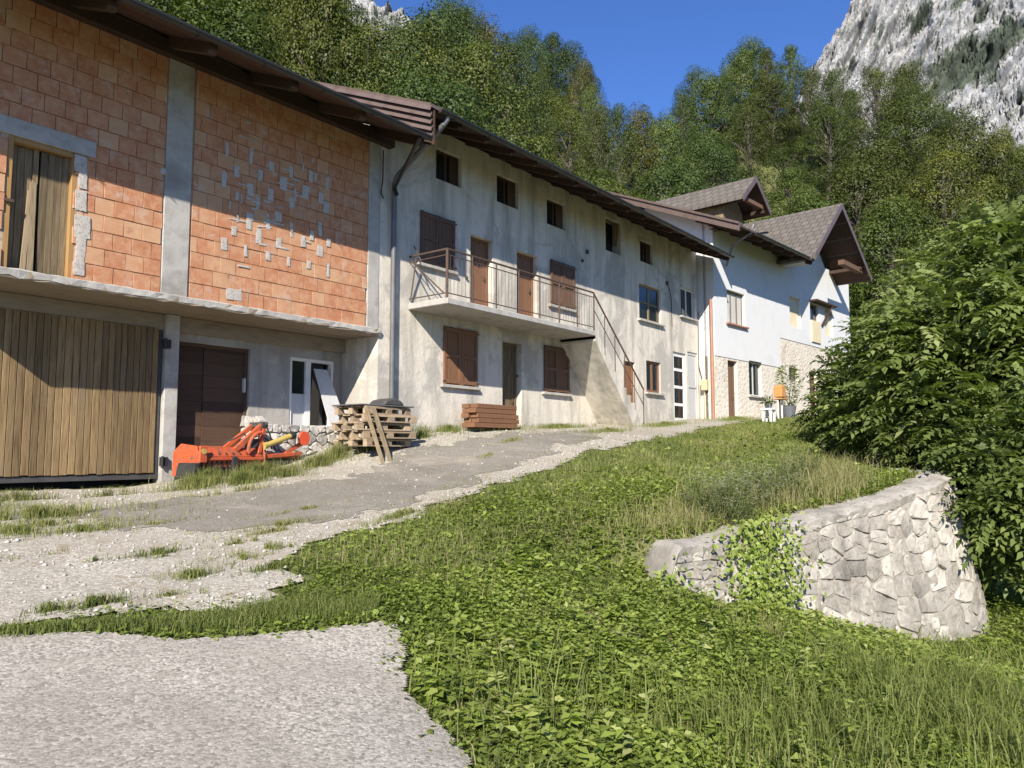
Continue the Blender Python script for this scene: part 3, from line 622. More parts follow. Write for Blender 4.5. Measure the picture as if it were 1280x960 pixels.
for k in range(5):
    vs = []; n = 16
    for ring, (f_, o_) in enumerate(((1, 0), (.97, -.003), (.5, -.005))):
        for q in range(n): t = 6.283*q/n; c_, s_ = math.cos(t), math.sin(t); e = 1/max(abs(c_), abs(s_)); j = random.uniform(.9, 1.0); vs.append((.5*f_*c_*e*j, o_, .5*f_*s_*e*j))
    vs.append((0, -.007, 0)); m_ = MB(); m_.add(vs, [(r_*n+q, r_*n+(q+1) % n, (r_+1)*n+(q+1) % n, (r_+1)*n+q) for r_ in range(2) for q in range(n)] + [(2*n+q, 2*n+(q+1) % n, 3*n) for q in range(n)])
    me = m_.mesh('mortar_patch'); me.materials.append(M['mortar_pale']); pm.append(me)
def patch(px, py, w, h): u, z = on_plane(px, py, Y1); inst('mortar_patch', random.choice(pm), (u + random.gauss(0, .02), Y1-.010, z + random.gauss(0, .015)), B1, sc=(w*random.uniform(.6, 1.45), 1, h*random.uniform(.65, 1.2)), rot=(0, random.gauss(0, .05), 0))
for x, y in [(315,260),(370,195),(430,290),(440,140),(490,225),(540,165),(540,320),(595,255),(655,190),(645,345),(705,250),(755,215),(740,365),(835,390),(800,300),(842,250),(592,125),(800,180)]: patch(200+x/4, 240+y/4, random.uniform(.07, .115), CH*random.uniform(.9, 1.05))
for x, y in [(335,510),(380,610),(325,665),(440,700),(455,545),(380,745),(490,780),(495,640),(555,585),(550,735),(615,680),(655,620),(655,770),(750,650),(725,720),(800,750),(840,680),(835,800)]: patch(200+x/4, 60+y/4, random.uniform(.07, .115), CH*random.uniform(.9, 1.05))
[patch(random.gauss(330, 38), random.gauss(258, 38), *random.choice([(.035, .2), (.2, .035), (.05, .12), (.28, .03), (.12, .05)])) for _ in range(34)]; patch(292, 369, .30, .25); patch(205, 215, .1, .1)
for y, w in ((203, .16), (222, .10), (250, .12), (285, .22), (300, .18), (335, .22), (318, .12)): patch(100, y, w, .3)
# upper door
ud = MB().box(DR[1]-.07, DR[1], Y1+.02, Y1+.16, ZS, DR[3]).box(DR[0], DR[0]+.07, Y1+.02, Y1+.16, ZS, DR[3]).box(DR[0]+.07, DR[1]-.07, Y1+.02, Y1+.16, DR[3]-.07, DR[3]).build('loft_door', M['honey'], B1, bevel=.005)
n = 8; dx = (DR[1]-DR[0]-.14)/n
for i in range(n):
    a = DR[0]+.07 + dx*i; dk = i < 3
    MB().box(a+.003, a+dx-.003 if i != 3 else a+dx-.03, Y1+.10+(.05 if dk else random.uniform(0, .015)), Y1+.16+(.05 if dk else 0), ZS, DR[3]-.07-random.uniform(0, .01)).build('plank', M['doorboard'], ud)
for k, (a, w, h_, ln) in enumerate(((DR[0]+.27, .06, 1.15, .06), (DR[0]+.36, .075, 1.27, .0))):
    MB().beam((a, Y1+.08, ZS), (a+ln, Y1+.11, ZS+h_), w, .03, (0, -1, 0)).build('loose_board', M['oldboard'], ud)
MB().box(DR[0]-.02, DR[0]+.1, Y1-.02, Y1+.02, ZS+.9, ZS+.94).build('latch', M['iron'], ud)
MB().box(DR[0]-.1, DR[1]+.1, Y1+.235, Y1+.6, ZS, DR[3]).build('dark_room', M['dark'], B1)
# slab and soffit
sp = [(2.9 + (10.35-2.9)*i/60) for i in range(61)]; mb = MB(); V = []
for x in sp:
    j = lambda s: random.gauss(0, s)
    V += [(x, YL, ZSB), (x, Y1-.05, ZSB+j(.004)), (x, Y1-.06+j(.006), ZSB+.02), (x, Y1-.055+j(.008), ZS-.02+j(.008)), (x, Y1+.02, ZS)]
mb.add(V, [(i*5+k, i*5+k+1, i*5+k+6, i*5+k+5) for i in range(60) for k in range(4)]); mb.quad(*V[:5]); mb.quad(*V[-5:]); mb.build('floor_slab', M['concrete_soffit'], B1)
mb = MB(); V = []
for x in sp: V += [(x, Y1-.064+random.gauss(0, .004), ZSB+.03+random.gauss(0, .008)), (x, Y1-.066+random.gauss(0, .006), ZS-.015), (x, Y1-.002, ZS+.012+random.gauss(0, .006))]
mb.add(V, [(i*3+k, i*3+k+1, i*3+k+4, i*3+k+3) for i in range(60) for k in range(2)]); mb.build('slab_edge', M['concrete'], B1)
# ground floor wall
gd1 = onY(197, 500, YL)[0]; col0 = onY(205, 500, YL-.18)[0]; col1 = onY(222, 500, YL-.18)[0]
d2 = rect(222, 311, 429, 558, YL); d2 = (col1+.02, d2[1], -.8, on_plane(265, 431, YL)[1])
w2 = rect(362, 417, 449, 532, YL)
GD = (2.3, gd1, -.47, 2.12)
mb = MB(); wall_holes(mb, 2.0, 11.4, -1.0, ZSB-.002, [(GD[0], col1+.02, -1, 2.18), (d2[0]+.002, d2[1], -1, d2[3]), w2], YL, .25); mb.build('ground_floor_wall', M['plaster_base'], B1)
MB().box(2.0, 11.4, YL+.26, YL+.4, -1.0, ZSB+.05).build('recess_backing', M['dark'], B1)
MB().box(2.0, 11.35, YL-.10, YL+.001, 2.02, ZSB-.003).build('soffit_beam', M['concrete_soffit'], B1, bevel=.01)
MB().box(col0, col1, YL-.18, YL+.1, -1.0, ZSB-.004).build('concrete_column', M['concrete'], B1, bevel=.01)
gd = MB().box(gd1-.07, gd1, YL-.09, YL-.02, GD[2], 2.12).box(2.3, gd1-.07, YL-.09, YL-.02, GD[2], GD[2]+.09).box(2.3, gd1-.07, YL-.085, YL-.02, 2.05, 2.12).build('garage_door', M['darksteel'], B1, bevel=.004)
x = gd1-.075; i = 0
while x > 2.35:
    w = random.uniform(.095, .118)
    MB().box(x-w+.004, x-.004, YL-.112-random.uniform(0, .006), YL-.07, GD[2]+.10+random.uniform(-.01, .01), 2.04).build('plank', M['plank'], gd, bevel=.005); x -= w
for px_, py_ in ((209, 430), (205, 577)):
    u, z = on_plane(px_, py_, YL-.2); MB().box(u-.07, u+.05, YL-.235, YL-.175, z-.075, z+.075).tube([(u-.05, YL-.24, z-.09), (u-.05, YL-.24, z+.09)], .022).build('hinge', M['black'], gd)
# dark double door
dd = MB().box(d2[0], d2[0]+.05, YL+.06, YL+.12, -.75, d2[3]).box(d2[1]-.06, d2[1], YL+.06, YL+.12, -.75, d2[3]).box(d2[0]+.05, d2[1]-.06, YL+.06, YL+.12, d2[3]-.06, d2[3]).build('dark_door', M['darkdoor'], B1)
mx = d2[0] + (d2[1]-d2[0])*.40
for (a, b, o_) in ((d2[0]+.05, mx-.004, .10), (mx+.004, d2[1]-.06, .085)):
    z = -.75
    while z < d2[3]-.08: h_ = random.uniform(.2, .26); MB().box(a, b, YL+o_, YL+o_+.03, z+.003, min(z+h_, d2[3]-.062)).build('plank', M['darkdoor'], dd); z += h_
u, z = on_plane(311, 482, YL); MB().box(u-.09, u-.05, YL+.02, YL+.08, z-.13, z+.13).build('handle', M['greypanel'], dd)
# white door with glazed leaf
a, b, c, d = w2; wd = MB().box(a, a+.06, YL+.02, YL+.12, c, d).box(b-.06, b, YL+.02, YL+.12, c, d).box(a+.06, b-.06, YL+.02, YL+.12, d-.06, d).box(a+(b-a)*.36, a+(b-a)*.47, YL+.015, YL+.12, c, d-.06).build('glazed_door', M['whiteframe'], B1)
MB().box(a+.062, a+(b-a)*.36-.002, YL+.06, YL+.09, c, c+.62).build('door_panel', M['greypanel'], wd)
MB().box(a+.062, a+(b-a)*.36-.002, YL+.07, YL+.08, c+.624, d-.062).build('pane', M['glass'], wd)
MB().box(a+(b-a)*.47+.002, b-.062, YL+.2, YL+.22, c, d-.062).build('pane', M['glass'], wd)
# sides, upper storey ends
for xx, nm in ((X0, 'end_wall'), (XE-.2, 'end_wall')): MB().box(xx, xx+.19, Y1+.245, 19, ZSB+.01, ZT).build(nm, M['brick'], B1)
GZ1 = 5.97; YE1 = 10.1
rf1, zr1, yb1 = eave_roof(B1, -1.5, 10.25, YE1, GZ1, 16.0, spacing=1.35, wall_y=Y1, rafter=(.13, .17), ny=5)
MB().box(X0-1.6, XE+.25, Y1-.16, Y1+.05, ZT-.02, ZT+.20).build('wall_plate', M['rafter'], B1)
MB().tube([(pe1+.03, Y1-.05, 6.1), (pe1+.03, Y1-.05, 5.5), (pe1-.0, Y1-.06, 5.35), (pe1-.02, Y1-.06, 5.2), (pe1+.05, Y1-.05, 5.1)], .014, 6).build('cable', M['black'], B1)

# ================================================================ old farmhouse with balcony
B2 = thing('old_farmhouse', (18, 13, .4), 'long grey plastered farmhouse with brown shutters, balcony and outside stair, mid row', 'house')
XA = pe1+.012; XB = on_plane(873, 450, Y1)[0]
holes = {}
for k, v in dict(a1=(545, 577, 190, 229), a2=(621, 648, 222, 257), a3=(683.5, 707, 251.5, 284), a4=(757, 776, 275, 316), a5=(800, 816, 302, 329),
                 d1=(588, 616, 297, 372), d2=(646, 672, 317, 384), c=(799, 826, 358, 402), d=(851, 868, 361, 397),
                 f=(628, 652, 428, 520), i=(808, 826, 452, 491), j=(842, 858, 441, 514), k=(860, 874, 441, 515), h=(780, 794, 452, 516)).items(): holes[k] = rect(*v, Y1)
BFZ = 3.06
for k in ('d1', 'd2'): h = holes[k]; holes[k] = (h[0], h[1], BFZ+.02, h[3])
h = holes['f']; holes['f'] = (h[0], h[1], .2, h[3])
for k, g in (('j', .95), ('k', 1.0), ('h', .8)): h = holes[k]; holes[k] = (h[0], h[1], g, h[3])
hk = holes['k']; hj = holes['j']; holes['k'] = (hj[1]+.12, XB-.08, hk[2], hk[3])
ZB2 = 6.75
mb = MB(); wall_holes(mb, XA, XB, -.4, ZB2+.35, list(holes.values()), Y1, .30); mb.build('front_wall', M['plaster'], B2)
MB().box(XA+.1, XB-.01, Y1+.301, Y1+.5, -.4, ZB2+.3).build('dark_backing', M['dark'], B2)  # added dark panel, its colour giving the shade inside the openings
MB().prism([(XA+.003, Y1+.003, -.4), (XA+.003, 20.6, -.4), (XA+.003, 20.6, ZB2+.3), (XA+.003, 16.2, ZB2+2.3), (XA+.003, Y1+.003, ZB2+.34)], (.2, 0, 0)).build('gable_wall', M['plaster'], B2)
for k in ('a1', 'a2', 'a3', 'a5'):
    h = holes[k]; w = window(B2, h, Y1, frame='darkdoor', mull=1, depth=.16, fw=.05, pane='glass')
    MB().box(h[0]+(h[1]-h[0])*.62, h[1]-.02, Y1+.09, Y1+.108, h[2]+.03, h[3]-.03).build('inner_shutter', M['darkdoor'], w)
h = holes['a4']; w = MB().box(h[0], h[0]+.05, Y1+.1, Y1+.16, h[2], h[3]).box(h[0]+.05, h[1], Y1+.1, Y1+.16, h[3]-.05, h[3]).build('window', M['doorboard'], B2); w['label'] = 'broken attic opening without panes'
MB().prism([(h[1]-.28, Y1+.05, h[3]-.1), (h[1]-.02, Y1+.05, h[3]-.05), (h[1]-.05, Y1+.12, h[3]-.7), (h[1]-.24, Y1+.12, h[3]-.62)], (0, .02, 0)).build('hanging_shutter', M['doorboard'], w)
shA = rect(524, 567, 270, 334, Y1); shB = rect(687, 717, 329, 384, Y1); shE = rect(553, 595, 411, 482, Y1); shG = rect(679, 710, 434, 491, Y1)
shutters(B2, shA, Y1, sill='concrete'); shutters(B2, shB, Y1, sill='concrete'); shutters(B2, shE, Y1, mat='lattewood', sill='concrete'); shutters(B2, shG, Y1, sill='concrete')
for k in ('d1', 'd2'): door(B2, holes[k], Y1, mat='lattewood', depth=.2)
door(B2, holes['f'], Y1, mat='doorboard', depth=.22); door(B2, holes['h'], Y1, mat='lattewood', depth=.12)
window(B2, holes['c'], Y1, frame='oldboard', mull=1, bars=1, sill='concrete', depth=.12, fw=.07); window(B2, holes['d'], Y1, frame='whiteframe', mull=1, sill='concrete', depth=.12, fw=.06)
window(B2, holes['i'], Y1, frame='lattewood', mull=1, sill='concrete', depth=.12, fw=.09)
window(B2, holes['j'], Y1, frame='whiteframe', mull=0, bars=3, depth=.1, fw=.14, label='white glazed entrance door'); window(B2, holes['k'], Y1, frame='greypanel', mull=0, bars=1, depth=.08, fw=.1, pane='greypanel')
rf2, zr2, yb2 = eave_roof(B2, 10.26, XB-.25, 10.1, 6.62, 16.0, spacing=.86, wall_y=Y1, rafter=(.10, .13), ny=6, gut='gutter', gl=(10.5, XB-.3))
# stepped sheet cladding on the gable flank above the barn roof
for i in range(5):
    dz = -.13*i; a = 10.02 + .012*i; x = 10.27 + .022*i
    z = lambda y: 6.66 + SL*(y-10.1) + dz
    MB().prism([(x, a, z(a)), (x, 16, z(16)), (x-.05, 16, z(16)-.118), (x-.05, a, z(a)-.118)], (.016, 0, 0)).build('verge_sheet', M['sheet'], rf2)
MB().prism([(10.375, 10.06, 5.86), (10.375, 16, 5.86+SL*5.94), (10.375, 16, 6.6+SL*5.94), (10.375, 10.06, 6.6)], (.04, 0, 0)).build('verge_backing', M['soffit'], rf2)
# downpipe at the joint of the two houses
dpx = onY(491, 350, Y1-.09)[0]
MB().tube([(10.75, 10.05, 6.60), (10.75, 10.06, 6.50), (10.72, 10.14, 6.40)], .055, 10).tube([(10.72, 10.14, 6.40), (dpx+.02, Y1-.16, 5.62), (dpx, Y1-.10, 5.45)], .055, 10).tube([(dpx, Y1-.10, 5.45), (dpx, Y1-.10, .3)], .055, 10).build('downpipe', M['greygutter'], B2, smooth=True)
MB().tube([(10.0, 10.05, 5.9), (10.02, 10.2, 5.75), (dpx-.04, Y1-.14, 5.35), (dpx-.02, Y1-.20, 5.2)], .042, 10).build('barn_downpipe', M['gutter'], B1, smooth=True)
# balcony
BX0 = on_plane(510, 381, Y1)[0]; BX1 = onY(745, 418, 10.38)[0]; BY = 10.38; bz0, bz1 = 2.93, BFZ
bal = MB().box(BX0, BX1, BY, Y1-.002, bz0, bz1).build('balcony', M['concrete'], B2, bevel=.015)
rt = BFZ + 1.0; r_ = .018
posts = [BX0+.03] + [BX0 + (BX1-BX0)*i/7 for i in range(1, 7)] + [BX1-.03]
MB().tube([(BX0+.03, Y1, rt), (BX0+.03, BY+.04, rt), (BX1-.03, BY+.04, rt)], .022, 8).build('handrail', M['iron'], bal, smooth=True)
MB().tube([(BX0+.03, Y1, rt-.12), (BX0+.03, BY+.04, rt-.12), (BX1-.03, BY+.04, rt-.12)], .012, 6).tube([(BX0+.03, Y1, BFZ+.1), (BX0+.03, BY+.04, BFZ+.1), (BX1-.03, BY+.04, BFZ+.1)], .012, 6).build('rail', M['iron'], bal, smooth=True)
for x in posts: MB().tube([(x, BY+.04, BFZ-.05), (x, BY+.04, rt)], .018 if x > BX0+.05 else .03, 8).build('post', M['iron'], bal, smooth=True)
for i in range(46):
    x = BX0 + .12 + (BX1-BX0-.24)*i/45
    MB().tube([(x, BY+.04, BFZ+.1), (x, BY+.04, rt-.12)], .0045, 5).build('baluster', M['iron'], bal)
MB().tube([(BX0+.03, Y1-.05, rt-.1), (BX0+.03, BY+.12, BFZ+.1)], .016, 6).tube([(BX0+.03, Y1-.05, BFZ+.1), (BX0+.03, Y1-.2, rt-.05)], .016, 6).tube([(BX0+.03, Y1-.12, rt+.22), (BX0+.03, Y1-.35, rt-.15)], .014, 6).build('brace', M['iron'], bal)
# outside stair down from the balcony
sx1 = onY(800, 505, 10.6)[0]; g1 = Hs(sx1, 10.9); nst = 12; st = None
prof = [(BX1, 0, bz1)]; 
for i in range(nst):
    x = BX1 + (sx1-BX1)*i/nst; x2 = BX1 + (sx1-BX1)*(i+1)/nst; z = bz1 - (bz1-g1)*(i+1)/(nst); prof += [(x, 0, z), (x2, 0, z)]
prof += [(sx1, 0, g1-.3), (sx1-.5, 0, g1-.3), (BX1, 0, bz0-.12)]
st = MB().prism([(p[0]+.005, BY+.02, p[2]) for p in prof], (0, Y1-.004-BY-.02, 0)).build('stair', M['plaster'], B2)
MB().tube([(BX1-.03, BY+.05, rt), (sx1-.1, BY+.05, g1+1.0)], .022, 8).tube([(BX1, BY+.05, rt-.45), (sx1-.1, BY+.05, g1+.55)], .012, 6).build('handrail', M['iron'], st, smooth=True)
for i in range(6): t = i/5; x = BX1 + (sx1-.1-BX1)*t; z = bz1 + (g1-bz1)*t; MB().tube([(x, BY+.05, z-.1), (x, BY+.05, z+1.0)], .014, 6).build('post', M['iron'], st)
# small fittings on the wall
for (px_, py_, s_) in ((733, 315, .09), (727, 326, .06), (833, 354, .10), (582, 347, .05), (645, 470, .05)):
    u, z = on_plane(px_, py_, Y1); MB().box(u-s_/2, u+s_/2, Y1-.06, Y1-.002, z-s_*.6, z+s_*.6).build('wall_box', M['darksteel'], B2, bevel=.006)
u, z = on_plane(833, 354, Y1); MB().tube([(u, Y1-.03, z-.06), (u+.15, Y1-.04, z-.2), (u+.3, Y1-.02, z-.5), (u+.33, Y1-.02, z-1.4)], .012, 5).build('cable', M['black'], B2)
# ================================================================ white house at the end of the row
C3Y = onX(894, 440, XB)[1]
FR3 = Matrix.Translation((XB, C3Y, 0)) @ Matrix.Rotation(R(-4.5), 4, 'Z')
B3 = thing('white_house', (XB+6, C3Y+3, 1.2), 'white plastered house with grey tiled cross gable and stone base, end of the row', 'house')
L3 = on_plane(1063, 420, 0, FR3)[0]
hs = {}
for k, v in dict(w1=(909, 931, 365, 406), w2=(987, 1001, 372, 409), fd=(1013, 1024, 380, 428), w4=(1031, 1041, 387, 420)).items(): hs[k] = rect(*v, 0, FR3)
lo = {}
for k, v in dict(door=(911, 923, 451, 521), win=(937, 953, 452, 495), sw=(987, 999, 460, 476), door2=(1013, 1023, 465, 519)).items(): lo[k] = rect(*v, 0, FR3)
zb = on_plane(925, 450, 0, FR3)[1]; zb2 = on_plane(1010, 431, 0, FR3)[1]; xs_ = on_plane(976, 440, 0, FR3)[0]
g3 = .7
for k in ('door', 'door2'): h = lo[k]; lo[k] = (h[0], h[1], g3+.2, h[3])
ze3 = on_plane(960, 300, -1.25, FR3)[1]; ztop = ze3 + SL*1.25
mb = MB(FR3); wall_holes(mb, 0, L3, .3, zb2-.01, list(lo.values()) + [h for h in [hs['fd']] if h[2] < zb2], .02, .28); mb.build('stone_base', M['oldstone'], B3)
mb = MB(FR3); wall_holes(mb, 0, xs_, zb, ztop+.2, [h for h in hs.values() if h[1] < xs_] + [(h[0], h[1], zb, h[3]) for h in lo.values() if h[3] > zb and h[1] < xs_], 0, .26)
wall_holes(mb, xs_, L3, zb2, ztop+.2, [(h[0], h[1], max(h[2], zb2), h[3]) for h in hs.values() if h[0] > xs_], 0, .26); mb.build('white_wall', M['white'], B3)
MB(FR3).box(0, L3, .301, .4, .3, ztop+.1).build('dark_backing', M['dark'], B3)
MB(FR3).prism([(0, .001, zb), (0, 13.5, zb), (0, 13.5, ztop+.3), (0, 6.2, ztop+SL*6.2-.05), (0, .001, ztop-.03)], (.25, 0, 0)).build('gable_wall', M['white'], B3)
MB(FR3).box(0, .25, .021, .7, .2, zb-.002).build('return_wall', M['plaster'], B3)
MB(FR3).box(L3-.2, L3-.002, .41, 9, .2, ztop).build('side_wall', M['white'], B3)
gl_ = on_plane(1018, 318, -1.55, FR3)[0]
rf3, zr3, yb3 = eave_roof(B3, -.55, gl_+.7, -1.25, ze3, 6.2, FR3, spacing=.9, wall_y=0, rafter=(.12, .16), ny=6, cov='tile', gl=(.6, gl_+.3))
MB(FR3).prism([(-.60, -1.3, ze3+.09), (-.60, 6.2, zr3+.10), (-.60, 6.2, zr3-.16), (-.60, -1.3, ze3-.17)], (.06, 0, 0)).build('verge_board', M['sheet'], rf3)
MB(FR3).prism([(-.66, -1.3, ze3+.14), (-.66, 6.2, zr3+.15), (-.66, 6.2, zr3+.07), (-.66, -1.3, ze3+.06)], (.3, 0, 0)).build('verge_cap', M['sheet'], rf3)
for yy in (-.2, 2.9, 6.0): MB(FR3).box(-.5, .0, yy-.09, yy+.09, ze3+SL*(yy+1.25)-.3, ze3+SL*(yy+1.25)-.09).build('purlin', M['rafter'], rf3)
def uvslope(me, fr, ax):
    """tile coordinates in metres on each face, along the course and up the slope"""
    uv = me.uv_layers.new(name='UVMap'); inv = fr.inverted()
    for p in me.polygons:
        for li in p.loop_indices:
            q = inv @ me.vertices[me.loops[li].vertex_index].co
            uv.data[li].uv = (q.y, q.x*1.25) if ax == 'y' else (q.x, q.y*1.1)
uvslope(rf3.data, FR3, 'x')
def gable(name, x0, xr, x1, y0, y1, z0, zr, z1, cov, parent, wallx=None, fillz=None):
    """cross gable whose ridge runs back from the front verge y0 to y1"""
    th = .12; P = [(x0, y0, z0), (xr, y0, zr), (x1, y0, z1), (x1, y0, z1+th), (xr, y0, zr+th*1.2), (x0, y0, z0+th)]
    g = MB(FR3).prism(P, (0, y1-y0, 0)).build(name, M[cov], parent); uvslope(g.data, FR3, 'y')
    for a, za, s in ((x0, z0, -1), (x1, z1, 1)):
        MB(FR3).prism([(a, y0-.03, za-.10), (xr, y0-.03, zr-.10), (xr, y0-.03, zr+.17), (a, y0-.03, za+.16)], (0, .028, 0)).build('barge_board', M['sheet'], g)
        n = 5
        for i in range(n):
            q0 = .02 + i/n; q1 = (i+1)/n - .01; A = Vector((a+(xr-a)*q0, 0, za+(zr-za)*q0-.012)); Bq = Vector((a+(xr-a)*q1, 0, za+(zr-za)*q1-.012))
            MB(FR3).prism([(A.x, y0+.02, A.z), (Bq.x, y0+.02, Bq.z), (Bq.x, y0+.02, Bq.z-.02), (A.x, y0+.02, A.z-.02)], (0, 1.5, 0)).build('soffit_board', M['soffit'], g)
    for q in (.25, .98):
        for a, za in ((x0, z0), (x1, z1)): x = a+(xr-a)*q; z = za+(zr-za)*q-.14; MB(FR3).box(x-.08, x+.08, y0+.15, y0+1.6, z-.12, z+.02).build('purlin', M['rafter'], g)
    return g
yv = -1.55
gl_, zl_ = on_plane(1018, 318, yv, FR3); ga_, za_ = on_plane(1052, 254, yv, FR3); gr_, zrr_ = on_plane(1089, 352, yv, FR3)
zl_ -= .15; zrr_ = zl_ + .2; gr_ = ga_ + (ga_-gl_)*1.08
G3 = gable('cross_gable_roof', gl_, ga_, gr_, yv, 8.0, zl_, za_-.15, zrr_, 'tile', B3)
# gable wall up to the cross gable
u0 = gl_ + .5; sl_ = (za_-zl_)/(ga_-gl_)
MB(FR3).prism([(u0, .002, ztop-.4), (L3, .002, ztop-.4), (L3, .002, za_-.25-(L3-ga_)*sl_ if L3 > ga_ else za_-.3-(ga_-L3)*sl_), (min(ga_, L3-.01), .002, za_-.3 if ga_ < L3 else za_-.3-(ga_-L3)*sl_), (u0, .002, zl_+(u0-gl_)*sl_-.15)], (0, .25, 0)).build('gable_front', M['white'], B3)
MB(FR3).box(gl_+.35, gl_+.95, -1.0, -.02, on_plane(1016, 338, -.5, FR3)[1], ze3-.05).build('eave_box', M['greypanel'], B3)
db, zq = on_plane(945, 221, .8, FR3); dl, zdl = on_plane(929, 245, .8, FR3); dr = db + (db-dl)*1.1
gd_ = gable('dormer_roof', dl, db, dr, .8, 6.5, zdl-.1, zq-.12, zdl-.2, 'tile', B3)
MB(FR3).prism([(dl+.4, 1.9, ze3+SL*2.0), (dr-.4, 1.9, ze3+SL*2.0), (dr-.4, 1.9, zdl), (db, 1.9, zq-.3), (dl+.4, 1.9, zdl)], (0, 2.5, 0)).build('dormer_front', M['doorboard'], gd_)
MB(FR3).box(dl+.4, dr-.4, .95, 1.1, zdl+.0, zdl+.16).build('tie_beam', M['shutter'], gd_)
u, z = on_plane(1060, 348, -.8, FR3); MB(FR3).box(ga_+.6, gr_-.5, -1.35, -1.1, zrr_+.3, zrr_+.5).build('tie_beam', M['shutter'], G3)
# windows and doors
window(B3, hs['w1'], 0, FR3, frame='doorboard', mull=2, sill='copper', depth=.16, fw=.07, pane='greypanel')
window(B3, hs['w2'], 0, FR3, frame='beige', mull=0, depth=.16, fw=.06, pane='beige'); window(B3, hs['w4'], 0, FR3, frame='beige', mull=0, depth=.16, pane='beige')
w = window(B3, hs['fd'], 0, FR3, frame='doorboard', mull=0, bars=1, depth=.16, fw=.07)
h = hs['fd']; MB(FR3).box(h[0]-.05, h[1]+1.3, -.35, -.01, h[3]+.02, h[3]+.1).build('lintel_beam', M['rafter'], w); MB(FR3).box(h[0]+.05, h[1], -.06, .05, h[2], h[2]+.95).build('parapet_panel', M['beige'], w)
MB(FR3).beam((h[1]+.2, -.05, h[3]-.9), (h[1]+.75, -.30, h[3]+.0), .07, .07).build('bracket', M['rafter'], w)
door(B3, lo['door'], .02, FR3, mat='shutter', depth=.2); door(B3, lo['door2'], .02, FR3, mat='shutter', depth=.2)
window(B3, lo['win'], .02, FR3, frame='greypanel', mull=1, sill='concrete', depth=.16, fw=.06); window(B3, lo['sw'], .02, FR3, frame='doorboard', mull=0, depth=.2)
# downpipes and meter box
p = [on_plane(942, 281, -1.32, FR3), on_plane(922, 302, -.7, FR3), on_plane(908, 322, -.12, FR3)]
MB(FR3).tube([(p[0][0], -1.32, p[0][1]), (p[0][0]-.1, -1.25, p[0][1]-.3), (p[1][0], -.5, p[1][1]-.1), (p[2][0], -.1, p[2][1]-.3)], .045, 8).build('downpipe', M['greygutter'], B3, smooth=True)
q = onX(890, 440, XB-.09); MB().tube([(XB-.09, q[1], 5.3), (XB-.09, q[1], .9)], .06, 8).build('copper_downpipe', M['copper'], B3, smooth=True)
q = onX(881, 482, XB-.06); MB().box(XB-.2, XB-.01, q[1]-.13, q[1]+.09, q[2]-.18, q[2]+.2).build('meter_box', M['gasbox'], B3, bevel=.02)
MB().tube([(XB-.1, q[1], q[2]-.25), (XB-.1, q[1], .9)], .02, 6).build('gas_pipe', M['gasbox'], B3)
MB().tube([(XB-.04, q[1]+.2, 4.9), (XB-.04, q[1]+.22, 3.0), (XB-.04, q[1]+.1, 2.5)], .012, 5).build('cable', M['black'], B3)

# ================================================================ things in the yard
# --- rubble platform before the white door
pa = onY(326, 545, 11.95)[0]; pb = onY(432, 545, 11.95)[0]; pzt = float(w2[2]) - .02; pzb = -.75
plat = thing('stone_platform', (pa+.7, 11.6, pzb), 'low rubble stone step below the white glazed door of the barn', 'step')
MB().box(pa+.03, pb-.03, 11.99, YL-.003, pzb, pzt-.02).build('mortar_core', M['mortar'], plat)
def pl1(s, h, o): return (pa+s, 11.98-o, pzb+h)
stones(plat, pb-pa, pzt-pzb, .24, .17, pl1, M['rubble'], seed=9, prot=(.02, .05), gap=.01)
def pl2(s, h, o): return (pa+.02-o, YL-.02-s, pzb+h)
stones(plat, .6, pzt-pzb+.16, .25, .18, pl2, M['rubble'], seed=11, prot=(.02, .05), gap=.01)
def pl3(s, h, o): return (pa+s, 11.97+h, pzt-.01+o*.5)
stones(plat, pb-pa, YL-12.0, .35, .3, pl3, M['rubble'], seed=12, prot=(.01, .03), gap=.01)
# --- white board leaning in the doorway
t0 = onY(392, 461, YL-.02); t1 = onY(408, 461, YL-.02)
MB().prism([(t0[0]+.1, YL-.45, pzt+.01), (t1[0]+.22, YL-.45, pzt+.01), (t1[0], YL-.05, t0[2]), (t0[0], YL-.05, t0[2])], (0, .03, 0)).build('leaning_board', M['greypanel'], None, label='pale grey panel leaning in the white glazed doorway', cat='board')
# --- orange flail mower
fm0 = onY(244, 598, 11.5); fx = fm0[0]; fgz = Hs(fx+.6, 11.4)
FM = Matrix.Translation((fx, 11.5, fgz-.01)) @ Matrix.Rotation(R(5), 4, 'Z') @ Matrix.Scale(.9, 4)
mw = thing('flail_mower', (fx+.9, 11.5, fgz), 'orange tractor flail mower with yellow drive shaft parked before the dark barn door', 'flail mower')
L_ = 1.42
pr = [(0, -.02, .20), (0, -.06, .42), (0, .02, .56), (0, .42, .60), (0, .62, .48), (0, .64, .14), (0, .58, .14), (0, .57, .44), (0, .40, .55), (0, .06, .52), (0, -.02, .40), (0, .02, .20)]
hous = MB(FM).prism([(p[0]+.03, p[1], p[2]) for p in pr], (L_-.06, 0, 0)).build('housing', M['orange'], mw, bevel=.004)
ep = [(0, -.10, .10), (0, -.10, .46), (0, .0, .60), (0, .44, .64), (0, .66, .5), (0, .68, .06), (0, .1, .02)]
for x in (0, L_): MB(FM).prism([(x-.012, p[1], p[2]) for p in ep], (.024, 0, 0)).build('end_plate', M['orange'], mw, bevel=.004)
MB(FM).prism([(-.16, -.13, .02), (.0, -.13, .02), (-.013, -.13, .30), (-.10, -.13, .30)], (0, .5, 0)).build('skid', M['rubber'], mw, bevel=.01)
MB(FM).box(-.02, .13, -.14, -.10, .30, .60).build('side_guard', M['orange'], mw, bevel=.01)
